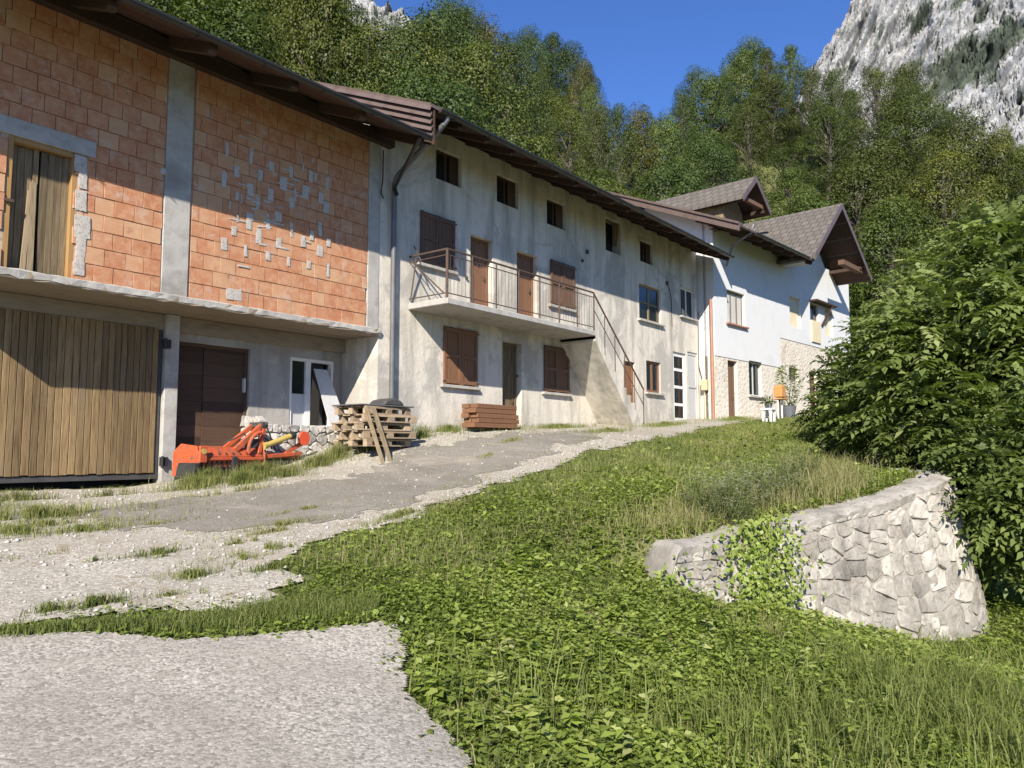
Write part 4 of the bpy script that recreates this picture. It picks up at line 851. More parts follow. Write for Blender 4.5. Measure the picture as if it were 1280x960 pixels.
MB(FM).disc((.06, -.146, .50), (0, 1, 0), .05, .012, 14).build('reflector', M['yellow'], mw)
MB(FM).box(.02, L_-.02, -.09, -.05, .34, .39).build('front_bar', M['orange'], mw, bevel=.006)
for i in range(13):
    x = .10 + (L_-.2)*i/12; m_ = MB(FM)
    for k in range(4): m_.box(x-.022, x+.022, -.05+.006*(k % 2), -.035+.006*(k % 2), .06+.07*k, .12+.07*k)
    m_.build('guard_chain', M['black'], mw)
MB(FM).tube([(.06, .25, .24), (L_-.06, .25, .24)], .10, 12).build('rotor', M['rubber'], mw, smooth=True)
MB(FM).tube([(.03, .62, .14), (L_-.03, .62, .14)], .075, 12).build('roller', M['darksteel'], mw, smooth=True)
MB(FM).box(L_*.48, L_*.56, -.12, -.05, .02, .40).build('support_leg', M['black'], mw, bevel=.008)
# three-point headstock
hx = L_*.86
m_ = MB(FM); m_.beam((hx-.42, .0, .52), (hx+.16, -.02, 1.0), .07, .10).beam((hx-.42, .3, .56), (hx+.16, .24, 1.0), .05, .09).beam((hx+.10, -.03, .45), (hx+.22, -.03, 1.02), .06, .08).beam((hx+.10, .26, .45), (hx+.22, .26, 1.02), .06, .08); m_.build('headstock', M['orange'], mw, bevel=.008)
MB(FM).box(hx+.12, hx+.27, -.08, .30, .96, 1.06).tube([(hx+.2, -.14, 1.02), (hx+.2, .34, 1.02)], .025, 8).build('top_link', M['darksteel'], mw, bevel=.008)
m_ = MB(FM); A_ = []
for k in range(9): t = math.pi*(.5+.5*k/8); A_.append((hx+.08+.28*math.cos(t), -.11, .50+.36*math.sin(t)))
MB(FM).tube(A_, .035, 8).build('guard_arch', M['orange'], mw, smooth=True)
MB(FM).box(hx-.12, hx+.2, .02, .30, .50, .74).tube([(hx+.0, .16, .62), (hx+.36, .12, .66)], .06, 10).build('gearbox', M['darksteel'], mw, bevel=.02)
MB(FM).tube([(hx+.18, -.06, .60), (hx+.30, -.06, .63), (hx+.80, -.09, .80)], [.075, .055, .055], 12).build('drive_shaft', M['yellow'], mw, smooth=True)
MB(FM).tube([(hx+.80, -.09, .80), (hx+.86, -.092, .82), (hx+.92, -.094, .84)], [.075, .085, .05], 12).build('shaft_joint', M['black'], mw, smooth=True)
m_ = MB(FM); m_.box(L_+.02, L_+1.0, .05, .42, .36, .46).beam((L_+.05, -.02, .40), (L_+.95, -.02, .46), .07, .08).beam((L_+.55, .0, .45), (L_+1.05, .0, .70), .06, .08); m_.build('side_arm', M['orange'], mw, bevel=.01)
MB(FM).disc((L_+.98, -.06, .76), (0, 1, 0), .145, .05, 22).build('red_disc', M['red'], mw, bevel=.008)
MB(FM).box(L_+.1, L_+1.05, -.02, .4, .16, .33).build('blade_box', M['rubber'], mw, bevel=.03)
for k_, (a_, b_) in enumerate((((hx-.05, .1, .74), (hx-.5, .2, .66)), ((hx+.1, .2, .76), (L_+.5, .2, .52)), ((hx+.15, .0, .98), (hx+.5, .1, .55)))):
    A1, B1_ = Vector(a_), Vector(b_); MB(FM).tube([A1, A1.lerp(B1_, .3)+Vector((0, -.08, .12)), A1.lerp(B1_, .7)+Vector((0, -.1, .06)), B1_], .014, 6).build('hydraulic_hose', M['black'], mw, smooth=True)
for k_ in range(9): MB(FM).disc((.12 + .15*k_, -.062, .47), (0, 1, -.1), .014, .02, 6).build('bolt', M['iron'], mw)
MB(FM).box(L_*.62, L_*.62+.7, -.28, .1, -.05, .09).build('support_block', M['concrete'], None, bevel=.012, label='small grey concrete block lying under the orange flail mower', cat='block')
# --- pallets
ppx = onY(444, 520, 10.85)[0]
def pallet(loc, rz, label):
    fr = Matrix.Translation(loc) @ Matrix.Rotation(rz, 4, 'Z')
    t = thing('pallet', loc, label, 'pallet', 'wooden pallets stacked before the farmhouse')
    for i in range(6): y = .02 + i*.148; MB(fr).box(0, 1.2, y, y+.10, .122, .144).build('deck_board', M['palletwood'], t)
    for y in (0, .36, .72): MB(fr).box(0, 1.2, y, y+.10, 0, .022).build('bottom_board', M['palletwood'], t)
    for y in (0, .36, .72):
        MB(fr).box(0, 1.2, y, y+.10, .10, .121).build('stringer', M['palletwood'], t)
        for x in (0, .53, 1.06): MB(fr).box(x, x+.14, y, y+.10, .0225, .0995).build('block', M['palletwood'], t)
    return t
pg = max(Hs(ppx, 10.6), Hs(ppx+1.2, 10.6), Hs(ppx+.6, 11.4)) + .03
for i, nm in enumerate(('bottom pallet of the stack beside the barn downpipe', 'second lowest pallet of the stack beside the barn downpipe', 'middle pallet of the stack beside the barn downpipe', 'second highest pallet of the stack beside the barn downpipe', 'top pallet of the stack, under a grey sheet')):
    pallet((ppx + random.uniform(-.1, .1), 10.62 + random.uniform(-.07, .07), pg + .147*i), random.uniform(-.12, .12), nm)
MB().box(ppx-.08, ppx+1.25, 10.6, 11.42, pg+.742, pg+.765).build('metal_sheet', M['greygutter'], None, bevel=.004, label='thin grey sheet lying on top of the pallet stack', cat='sheet')
MB().prism([(ppx+.62, 10.8, pg+.766), (ppx+1.2, 10.8, pg+.766), (ppx+1.15, 10.8, pg+.86), (ppx+.95, 10.8, pg+.93), (ppx+.72, 10.8, pg+.88)], (0, .45, 0)).build('dark_bundle', M['darksteel'], None, bevel=.03, label='dark bundle lying on the sheet over the pallets', cat='bundle')
for k, (a, w_) in enumerate(((.02, .075), (.2, .085))):
    zz = Hs(ppx+a, 10.4); MB().beam((ppx+a+.22, 10.34, zz), (ppx+a-.02, 10.57, pg+.70), w_, .025, (0, -1, 0)).build('leaning_plank', M['oldboard'], None, label=('left' if k == 0 else 'right') + ' one of two pale planks leaning on the pallet stack', cat='plank')
# --- timber stack under the balcony
tx0 = onY(592, 500, 10.9)[0]; tx1 = onY(645, 500, 10.9)[0]
for i in range(5):
    for j in range(2):
        g = max(Hs(tx0, 10.9), Hs(tx1, 10.9)) + .04
        MB().box(tx0+random.uniform(-.08, .08), tx1+random.uniform(-.1, .1), 10.82+.21*j, 11.02+.21*j, g+.105*i, g+.105*i+.098).build('timber_beam', M['lattewood'], None, bevel=.006,
            label=f"reddish timber beam, {('bottom', 'second', 'third', 'fourth', 'top')[i]} layer, {('front', 'back')[j]} row, stacked under the balcony", cat='beam', group='timber beams stacked under the balcony')
# --- far corner: orange box on a stand, potted plant, white stand
fz = lambda x, y: Hs(x, y)
u, _ = on_plane(973, 500, -1.6, FR3); p = FR3 @ Vector((u, -1.6, 0)); g = fz(p.x, p.y)
ob = thing('letter_box', (p.x, p.y, g), 'orange box on slim pale legs before the white house', 'box')
zc = on_plane(973, 489, -1.6, FR3)[1]
MB(FR3).prism([(u-.18, -1.8, zc-.22), (u+.2, -1.8, zc-.22), (u+.18, -1.8, zc+.15), (u+.02, -1.8, zc+.22), (u-.16, -1.8, zc+.15)], (0, .3, 0)).build('body', M['terracotta'], ob, bevel=.02)
MB(FR3).box(u-.22, u+.26, -1.83, -1.47, zc-.29, zc-.255).build('base_tray', M['terracotta'], ob)
for dx in (-.15, .17): MB(FR3).box(u+dx-.02, u+dx+.02, -1.67, -1.63, g-.05, zc-.29).build('leg', M['whiteframe'], ob)
MB(FR3).box(u-.06, u+.04, -1.66, -1.58, g-.05, zc-.292).build('post', M['doorboard'], ob)
LEAF = leafmat('shrub_leaf', [(0, (.07, .10, .026)), (.45, (.14, .18, .05)), (.75, (.21, .255, .08)), (1, (.30, .325, .14))], .40)
u, _ = on_plane(986, 505, -1.5, FR3); p = FR3 @ Vector((u, -1.5, 0)); g = fz(p.x, p.y)
pp_ = thing('potted_plant', (p.x, p.y, g), 'bushy plant in a dark grey pot before the white house', 'plant')
MB().tube([(p.x, p.y, g-.02), (p.x, p.y, g+.42), (p.x, p.y, g+.45)], [.18, .26, .27], 14).build('pot', M['pot'], pp_)
n = 900; th = rng.uniform(0, 6.28, n); hh = rng.uniform(.35, 1.9, n); rr = np.sqrt(rng.uniform(0, 1, n))*.42*np.sin(np.clip((hh-.2)/1.8, .1, 1)*2.6)
Pn = np.stack([p.x + rr*np.cos(th), p.y + rr*np.sin(th), g + hh], 1); Dn = np.stack([np.cos(th), np.sin(th), rng.uniform(-.4, .6, n)], 1)
V, Q, A = leaf_arrays(Pn, Dn, rng.normal(0, .5, (n, 3)) + [0, 0, 1], rng.uniform(.08, .16, n), rng.uniform(.03, .06, n), rng.uniform(.2, 1, n))
link(bpy.data.objects.new('foliage', fast_mesh('foliage', V, Q, val=A, mat=LEAF)), pp_)
m_ = MB()
for k in range(5): t = k*1.26; m_.tube([(p.x, p.y, g+.4), (p.x+.2*math.cos(t), p.y+.2*math.sin(t), g+1.1), (p.x+.3*math.cos(t), p.y+.3*math.sin(t), g+1.7)], [.015, .01, .004], 5)
m_.build('stem', M['rafter'], pp_)
u, _ = on_plane(961, 520, -2.4, FR3); p = FR3 @ Vector((u, -2.4, 0)); g = fz(p.x, p.y)
ps = thing('plant_stand', (p.x, p.y, g), 'small white legged stand with a dark plant before the white house window', 'stand')
for dx in (-.16, .16):
    for dy in (-.12, .12): MB().box(p.x+dx-.03, p.x+dx+.03, p.y+dy-.03, p.y+dy+.03, g-.05, g+.42).build('leg', M['whiteframe'], ps)
MB().box(p.x-.22, p.x+.22, p.y-.18, p.y+.18, g+.42, g+.47).build('top', M['whiteframe'], ps)
MB().tube([(p.x, p.y, g+.47), (p.x, p.y, g+.62)], [.09, .13], 12).build('pot', M['pot'], ps)
n = 160; Dn = rng.normal(0, 1, (n, 3)); Dn[:, 2] = np.abs(Dn[:, 2]); Dn = nrmz(Dn); Pn = np.array([p.x, p.y, g+.6]) + Dn*rng.uniform(.02, .26, (n, 1))
V, Q, A = leaf_arrays(Pn, Dn, rng.normal(0, .5, (n, 3)) + [0, 0, 1], rng.uniform(.06, .12, n), rng.uniform(.03, .05, n), rng.uniform(0, .6, n)); link(bpy.data.objects.new('foliage', fast_mesh('foliage', V, Q, val=A, mat=LEAF)), ps)
# ================================================================ hillside trees
M['bark'] = gen('bark', [(.05, .042, .034), (.09, .078, .064), (.065, .055, .045)], 6, (3, 3, .6), .95, .6, 12, .02, spec=.1)
CROWN = leafmat('tree_leaf', [(0, (.030, .050, .012)), (.35, (.058, .080, .022)), (.7, (.090, .115, .033)), (1, (.145, .155, .055))], .32, True, .55)
def tree_proto(seed, h, rad, base=.22, ncl=60, per=400, leaf=.155, columnar=.0):
    r = np.random.default_rng(seed); rs = random.Random(seed)
    tb = MB(); top = h*.9; pts = []; x = y = 0
    for k in range(8):
        z = top*k/7; pts.append((x, y, z - .6 if k == 0 else z)); x += rs.gauss(0, .16); y += rs.gauss(0, .16)
    r0 = h*.020; tb.tube(pts, [r0*(1.25-.95*k/7) for k in range(8)], 8)
    cent = []; size = []
    for k in range(ncl):
        hz = base + (1-base) * (k + r.uniform(0, 1)) / ncl; prof = math.sin(min(1, max(.05, (hz-base)/(1-base)))**.8 * math.pi*.92 + .12)
        rr = rad * max(prof, .12) * r.uniform(.25, 1.0)**.55; a = k*2.399 + r.normal(0, .4)
        c = np.array([rr*math.cos(a), rr*math.sin(a), hz*h - .35*h*.1]); cent.append(c); size.append(rad * r.uniform(.20, .37))
        if k % 2 == 0:
            zi = min(c[2]*.72, top*.93); i = zi/top*7; i0 = int(i); q = Vector(pts[i0]).lerp(Vector(pts[min(i0+1, 7)]), i-i0)
            m = q.lerp(Vector(c), .55) + Vector((0, 0, .03*h)); tb.tube([q, m, c], [r0*.42, r0*.26, r0*.10], 5)
    cent = np.array(cent); size = np.array(size); n = ncl*per; ci = np.repeat(np.arange(ncl), per)
    d = nrmz(r.normal(0, 1, (n, 3))); rad_ = size[ci] * (.70 + .34*r.uniform(0, 1, n)**.7)
    P = cent[ci] + d*rad_[:, None]*np.array([1.15, 1.15, .72])
    out = nrmz(P - np.array([0, 0, h*.5])); N = nrmz(d*1.15 + out*.5 + np.array([0, 0, .5]) + r.normal(0, .38, (n, 3)))
    D = nrmz(np.cross(N, r.normal(0, 1, (n, 3)))); D[:, 2] -= .25
    val = np.clip(r.normal(.45, .085, n) + r.normal(0, .15, ncl)[ci], 0, 1); L = leaf*r.uniform(.7, 1.5, n)
    V, Q, A = leaf_arrays(P, D, N, L, L*r.uniform(.5, .75, n), val)
    return tb.mesh('trunk', smooth=True), fast_mesh('crown', V, Q, val=A, mat=CROWN)
PROTO = [tree_proto(11, 15, 4.6), tree_proto(12, 16, 3.9, .2, 64, 380), tree_proto(13, 14, 5.2, .18, 74, 380, .165), tree_proto(14, 17, 3.3, .12, 62, 380, .14), tree_proto(15, 12, 4.4, .12, 60, 400), tree_proto(16, 16, 4.2, .3, 44, 330)]
PH = [15, 16, 14, 17, 12, 16]
for t_, c_ in PROTO: t_.materials.append(M['bark'])
KINDS = [('dark green', (.88, 1.0, .90)), ('fresh green', (1.18, 1.25, .85)), ('olive green', (1.32, 1.2, .88)), ('yellowing', (1.55, 1.3, .85)), ('brownish', (1.42, 1.08, .88)), ('deep green', (.78, .92, .80))]
def zone(px):
    if px < 390: return 'above the brick barn roof'
    if px < 560: return 'above the barn-farmhouse joint'
    if px < 745: return 'above the farmhouse roof'
    if px < 860: return 'in the dip of the tree line'
    if px < 1010: return 'above the white house dormer'
    if px < 1110: return 'above the white house gable'
    return 'above the big shrub at right'
TREES = []
def tree(x, y, h, kind, proto=None, wide=1.0, z=None):
    k = random.randrange(6) if proto is None else proto; s = h / PH[k]; z = Hs(x, y) if z is None else z
    nm, colr = KINDS[kind]; px, py = proj((x, y, z + h*.6)); j = random.uniform(.68, 1.18)
    lb = f'{nm} leafy tree on the wooded hillside {zone(px)}'
    o = thing('hillside_tree', (x, y, z), lb, 'tree', f'{nm} trees {zone(px)}'); TREES.append((nm, zone(px), px, py, o)); o.rotation_euler = (0, 0, random.uniform(0, 6.28)); o.scale = (s*wide, s*wide, s)
    t_, c_ = PROTO[k]
    for nn, me in (('trunk', t_), ('crown', c_)):
        q = bpy.data.objects.new(nn, me); C.objects.link(q); q.parent = o; q.color = (colr[0]*j, colr[1]*j, colr[2]*j, 1)
SKY = [(-300, -420), (100, -260), (250, -120), (400, -30), (432, 12), (470, 28), (500, 38), (522, 44), (540, 22), (562, 6), (585, 8), (605, 26), (640, 52), (662, 40), (690, 44), (712, 60), (730, 82), (738, 112), (750, 140), (772, 136), (800, 138), (820, 152), (832, 148), (850, 112), (868, 86), (885, 96), (905, 98), (922, 70), (938, 54), (958, 62), (988, 58), (1008, 84), (1040, 92), (1090, 84), (1130, 86), (1168, 96), (1200, 146), (1225, 158), (1250, 166), (1280, 188), (1400, 220), (1700, 260)]
def skyy(px): return float(np.interp(px, [p[0] for p in SKY], [p[1] for p in SKY]))
KPX = lambda px: (random.choice([2, 2, 1, 2, 3]) if px < 500 else random.choice([4, 2, 0, 0, 5]) if px < 720 else random.choice([4, 2, 1, 1]) if px < 840 else random.choice([0, 5, 1, 0]) if px < 930 else random.choice([2, 1, 2, 1, 3]))
ntree = 0
# crest trees whose tops make the skyline
px = 396.0
CREST = [p[0] for p in SKY if 400 <= p[0] <= 1320]
for px in CREST:
    ytop = skyy(px)
    for f in np.linspace(38, 95, 58):
        d = ray(px, ytop); d = d/(d @ FH); x, y = d[0]*f, d[1]*f
        if hill_s(np.array(x), np.array(y)) < 4: continue
        z = Hs(x, y); h = d[2]*f - z
        if h < random.uniform(11, 14): break
    if 5 < h < 22:
        tree(x, y, h*1.03, KPX(px), None, random.uniform(.62, .85) if not 725 < px < 855 else .5); ntree += 1
# the wood below the crest
pts = []
for s0, step in ((3.0, 4.6), (8.5, 5.2), (15, 6.2), (22, 7.0), (30, 8), (37, 8), (43, 8)):
    for px in np.arange(60, 1420 if s0 < 35 else 430, 11.0):
        d = ray(px, 400); d = d/(d @ FH); fs = np.linspace(20, 110, 400); ss = hill_s(d[0]*fs, d[1]*fs); i = np.searchsorted(ss, s0 + random.uniform(-1.5, 1.5))
        if i >= 400: continue
        x, y = d[0]*fs[i], d[1]*fs[i]
        if any((x-a)**2 + (y-b)**2 < step**2 for a, b in pts): continue
        z = Hs(x, y); f = fs[i]; dt = ray(px, skyy(px) + random.uniform(12, 40)); dt = dt/(dt @ FH); hmax = dt[2]*f - z; h = min(random.uniform(9, 14), hmax)
        if h < 4.5: continue
        tp = proj((x, y, z + h))
        pts.append((x, y)); tree(x, y, h, KPX(px), None, random.uniform(.85, 1.1)); ntree += 1
for px, f in ((150, 50), (172, 60), (195, 48), (214, 58), (236, 66), (255, 50), (280, 60), (305, 52), (330, 64), (356, 56), (380, 66)):
    d = ray(px, 300); d = d/(d @ FH); tree(d[0]*f, d[1]*f, random.uniform(13, 16), KPX(px)); ntree += 1
# trees left of the frame edge keep the wood going
for x, y in ((-14, 26), (-6, 30), (-22, 34), (4, 33), (72, -14), (78, -4), (66, -22)): tree(x, y, random.uniform(11, 14), random.choice([0, 2, 1])); ntree += 1
ORD = ['leftmost', 'second', 'third', 'fourth', 'fifth', 'sixth', 'seventh', 'eighth', 'ninth', 'tenth', 'eleventh', 'twelfth', 'thirteenth', 'fourteenth', 'fifteenth', 'sixteenth', 'seventeenth', 'eighteenth', 'nineteenth', 'twentieth', 'twenty-first', 'twenty-second', 'twenty-third', 'twenty-fourth', 'twenty-fifth', 'twenty-sixth', 'twenty-seventh', 'twenty-eighth', 'twenty-ninth', 'thirtieth']
for key in sorted({(t[0], t[1]) for t in TREES}):
    g_ = sorted([t for t in TREES if (t[0], t[1]) == key], key=lambda t: t[2])
    for i, t in enumerate(g_):
        if len(g_) > 1: t[4]['label'] = f"{key[0]} tree {key[1]}, {ORD[min(i, 29)]} of its colour {'there' if i == 0 else 'from left'}"
print('trees', ntree)

# ================================================================ big pinnate-leaved shrubs beside the retaining wall
def shrub(name, loc, lobes, label, nleaf, llen=(.46, .78), seed=1, mat=LEAF, vb=.5, stems=7, group=None, lw=.30):
    r = np.random.default_rng(seed); o = thing(name, loc, label, 'shrub', group)
    Lc = np.array([l[:3] for l in lobes], float); Lr = np.array([l[3] for l in lobes], float)
    sd_ = nrmz(r.normal(0, 1, (len(Lc), 7, 3))); sc_ = Lc[:, None] + sd_*(Lr[:, None, None]*.72); sr_ = Lr[:, None]*r.uniform(.26, .50, (len(Lc), 7)); Lc = np.concatenate([Lc, sc_.reshape(-1, 3)]); Lr = np.concatenate([Lr*.72, sr_.ravel()]); wt = Lr**2; ci = r.choice(len(Lc), nleaf, p=wt/wt.sum())
    d = nrmz(r.normal(0, 1, (nleaf, 3)) * np.array([1, 1, 1.0])); rr = Lr[ci]*(.62 + .40*r.uniform(0, 1, nleaf)**.6) * (1 + .10*np.sin(d[:, 0]*9 + ci)*np.sin(d[:, 2]*8))
    P = Lc[ci] + d*rr[:, None]; n = len(P)
    dirs = nrmz(d*np.array([1, 1, .5]) + r.normal(0, .35, (n, 3)) + np.array([0, 0, .12])); LL = r.uniform(*llen, n)
    k = 6; PP = []; DD = []; NN = []; SZ = []; VV = []
    nrm = nrmz(np.cross(dirs, nrmz(np.cross(dirs, np.array([[0, 0, 1.]]) + r.normal(0, .25, (n, 3)))))); nrm *= np.sign(nrm[:, 2:3] + 1e-6)
    sd = nrmz(np.cross(nrm, dirs)); val = np.clip(r.normal(vb, .17, n) + .0, 0, 1)
    for j in range(k + 1):
        t = (j + 1) / (k + 1); base = P + dirs*(LL*t)[:, None] - np.array([[0, 0, 1.]])*(LL*.35*t*t)[:, None]
        for s in ((-1, 1) if j < k else (0,)):
            PP.append(base); DD.append(nrmz(dirs*.55 + sd*s + r.normal(0, .12, (n, 3)) - np.array([[0, 0, .35]]))) ; NN.append(nrm + r.normal(0, .2, (n, 3))); SZ.append(LL*lw*r.uniform(.8, 1.1, n)); VV.append(np.clip(val + r.normal(0, .06, n), 0, 1))
    PP = np.concatenate(PP); SZ = np.concatenate(SZ)
    V, Q, A = leaf_arrays(PP, np.concatenate(DD), np.concatenate(NN), SZ, SZ*.46, np.concatenate(VV), .2)
    V = V + np.array(loc); link(bpy.data.objects.new('foliage', fast_mesh('foliage', V, Q, val=A, mat=mat)), o)
    rs = random.Random(seed)
    for i in range(stems):
        l = lobes[i % len(lobes)]; e = Vector(l[:3]) + Vector((rs.uniform(-.4, .4), rs.uniform(-.4, .4), l[3]*.4)); b = Vector((rs.uniform(-.35, .35), rs.uniform(-.35, .35), -.3)); m = b.lerp(e, .5) + Vector((rs.uniform(-.2, .2), rs.uniform(-.2, .2), .15))
        mb = MB(); mb.tube([Vector(loc)+b, Vector(loc)+m, Vector(loc)+e], [.05, .035, .012], 6)
        for q in range(4): a = m.lerp(e, q/4); mb.tube([Vector(loc)+a, Vector(loc)+a+Vector((rs.uniform(-.7, .7), rs.uniform(-.7, .7), rs.uniform(.1, .5)))], [.014, .005], 4)
        mb.build('stem', M['bark'], o)
    return o
def gp(px, f): d = ray(px, 560); d = d/(d @ FH); x, y = d[0]*f, d[1]*f; return (x, y, Hs(x, y))
def lobes_px(base, L):   # (px, py, f, radius) -> lobe relative to base
    return [tuple(atF(px, py, f) - np.array(base)) + (r,) for px, py, f, r in L]
b = gp(1225, 14.0)
shrub('large_shrub', b, lobes_px(b, [(1200, 365, 15, .8), (1255, 345, 14, .95), (1150, 425, 15, .8), (1200, 420, 13.4, 1.2), (1270, 430, 13, 1.3), (1125, 470, 15, .85), (1150, 500, 13.6, 1.1), (1230, 530, 12.6, 1.2), (1320, 380, 14, 1.2), (1330, 500, 13, 1.4)]), 'tall pinnate-leaved green shrub towering over the stone wall at right', 3000, seed=3, vb=.52)
b = gp(1085, 17.5)
shrub('rounded_shrub', b, lobes_px(b, [(1092, 445, 17, .85), (1068, 485, 17, .8), (1110, 500, 16.5, .9), (1050, 512, 17.5, .62), (1085, 530, 16.5, .8)]), 'rounded dark green shrub hiding the corner of the white house', 1500, (.34, .5), seed=4, vb=.42)
b = gp(1290, 11.2)
shrub('overhanging_shrub', b, lobes_px(b, [(1262, 600, 10.8, .72), (1290, 560, 11.2, .9), (1290, 650, 10.9, .7), (1240, 655, 11.3, .36), (1340, 600, 11, 1.0), (1268, 690, 11.4, .4)]), 'drooping dark shrub overhanging the right end of the stone wall', 1300, (.36, .58), seed=6, vb=.40)
b = gp(1120, 13.6)
shrub('low_shrub', b, lobes_px(b, [(1125, 560, 13.2, .34), (1160, 555, 12.8, .40), (1190, 575, 12.4, .34), (1095, 545, 14.5, .45)]), 'low leafy bush at the foot of the tall shrub above the wall', 500, (.24, .36), seed=8, vb=.5, stems=3)
b = gp(1150, 24)
shrub('rear_shrub', b, lobes_px(b, [(1165, 370, 24, 1.2), (1205, 335, 25, 1.4), (1255, 325, 24, 1.5), (1150, 410, 24, 1.2), (1330, 320, 24, 2.2)]), 'pale green tall shrub between the big shrub and the hillside wood', 2200, (.5, .8), seed=9, vb=.68)

# ================================================================ grass and ground cover
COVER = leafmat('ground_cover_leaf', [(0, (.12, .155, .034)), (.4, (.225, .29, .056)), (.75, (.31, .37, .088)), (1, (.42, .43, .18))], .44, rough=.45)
GRASS = leafmat('grass_blade', [(0, (.085, .115, .028)), (.45, (.185, .215, .055)), (.75, (.25, .245, .085)), (1, (.40, .34, .17))], .38, rough=.6)
DRY = leafmat('dry_grass', [(0, (.13, .155, .045)), (.4, (.22, .22, .08)), (.7, (.28, .245, .115)), (1, (.42, .36, .20))], .3, rough=.7)
def zones(x, y):
    wx = x + wob(x, y, 2.2, 1.3)*.14; wy = y + wob(x, y, 2.2, 6.3)*.14
    j = np.abs(rng.normal(0, .07, (2,) + x.shape)) * rng.choice([-1, 1], (2,) + x.shape); xx, yy = x + j[0], y + j[1]
    pad = inpoly(xx + wob(x, y, 2.2, 2.2)*.05, yy + wob(x, y, 2.2, 7.2)*.05, PAD); yard = inpoly(xx + j[1]*1.5 + wob(x, y, 2.2, 1.3)*.16, yy + j[0]*1.5 + wob(x, y, 2.2, 6.3)*.16, YARD); return pad, yard
def scatter(n, x0, x1, y0, y1):
    x = rng.uniform(x0, x1, n); y = rng.uniform(y0, y1, n); return x, y
def inview(x, y, m=3.0):
    f = x*FH[0] + y*FH[1]; r = x*RH[0] + y*RH[1]; return (f > 1.5) & (np.abs(r) < f*.70 + m), f
def stuff(name, V, Q=None, T=None, A=None, mat=None, label=None, cat=None):
    o = link(bpy.data.objects.new(name, fast_mesh(name, V, Q, T, A, mat))); return tag(o, label, cat, kind='stuff')
behind_wall = lambda x, y: edge_sd(x, y)
# --- leafy cover: dense and low-lying, larger leaves near the bank
def cover(n, dens, lo_, hi_, hgt, fmin, fmax):
    x, y = scatter(n, -1, 24, -4, 11); v, f = inview(x, y); pad, yard = zones(x, y); m = v & ~pad & ~yard & (f >= fmin) & (f < fmax)
    return x[m], y[m], f[m]
LV = []; LQ = []; LA = []; off = 0
def addleaf(P, D, N, L, Wd, val):
    global off
    V, Q, A = leaf_arrays(P, D, N, L, Wd, val, .18); LV.append(V); LQ.append(Q + off); LA.append(A); off += len(V)
for n, f0, f1, l0, l1 in ((1500000, 1.5, 7.5, .030, .062), (560000, 7.5, 13, .045, .08), (90000, 13, 26, .07, .12)):
    x, y, f = cover(n, 0, 0, 0, 0, f0, f1)
    sd, tp = edge_sd(x, y)
    # bushy mounds: height of the cover follows slow noise; fewer leaves on the drier terrace
    mound = np.clip(wob(x, y, 1.5, 3.3)*.5 + .5, 0, 1); lush = np.clip(1.15 - .30*np.maximum(sd - .3, 0), .10, 1) * (.45 + .55*mound)
    keep = rng.uniform(0, 1, len(x)) < lush; x, y, f, sd, mound = x[keep], y[keep], f[keep], sd[keep], mound[keep]
    z = H(x, y); low = np.clip(-sd/1.5 + .55, .25, 1); hmax = (.04 + .14*mound*low) * np.clip(f/5, .5, 1.15); hh = hmax * rng.uniform(0, 1, len(x))**.6; nn = len(x)
    N = nrmz(rng.normal(0, .34, (nn, 3)) + np.array([0, 0, 1.])); D = nrmz(np.cross(N, rng.normal(0, 1, (nn, 3)))); L = rng.uniform(l0, l1, nn)
    dry = np.clip(wob(x, y, .9, 8.8)*.45 + wob(x, y, 3.1, 4.8)*.15, -.4, .5)
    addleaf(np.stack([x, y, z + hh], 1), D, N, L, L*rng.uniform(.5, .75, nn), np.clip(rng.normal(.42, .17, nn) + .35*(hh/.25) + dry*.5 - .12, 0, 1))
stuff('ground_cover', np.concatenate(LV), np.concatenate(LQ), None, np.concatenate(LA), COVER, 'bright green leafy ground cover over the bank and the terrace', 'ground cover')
# --- grass blades
BV = []; BQ = []; BT = []; BA = []; boff = 0
def addblade(x, y, h0, h1, w, lean, val, dz=0):
    global boff
    n = len(x)
    if n == 0: return
    z = H(x, y) + dz; a = rng.uniform(0, 6.28, n); D = np.stack([np.cos(a), np.sin(a), np.zeros(n)], 1)
    V, Q, T, A = blade_arrays(np.stack([x, y, z], 1), D, rng.uniform(h0, h1, n), w*rng.uniform(.7, 1.3, n), rng.uniform(.1, lean, n), np.clip(val, 0, 1))
    BV.append(V); BQ.append(Q + boff); BT.append(T + boff); BA.append(A); boff += len(V)
for n, f0, f1, h0, h1, w in ((200000, 1.5, 7.5, .04, .12, .004), (420000, 7.5, 13, .05, .13, .006), (260000, 13, 34, .05, .13, .012)):
    x, y = scatter(n, -1, 34, -4, 11); v, f = inview(x, y); pad, yard = zones(x, y); m = v & ~pad & ~yard & (f >= f0) & (f < f1); x, y = x[m], y[m]
    patch_ = np.clip(wob(x, y, 1.1, 2.0)*.35, -.3, .4); addblade(x, y, h0, h1, w, .8, rng.normal(.45, .16, len(x)) + patch_*.6)
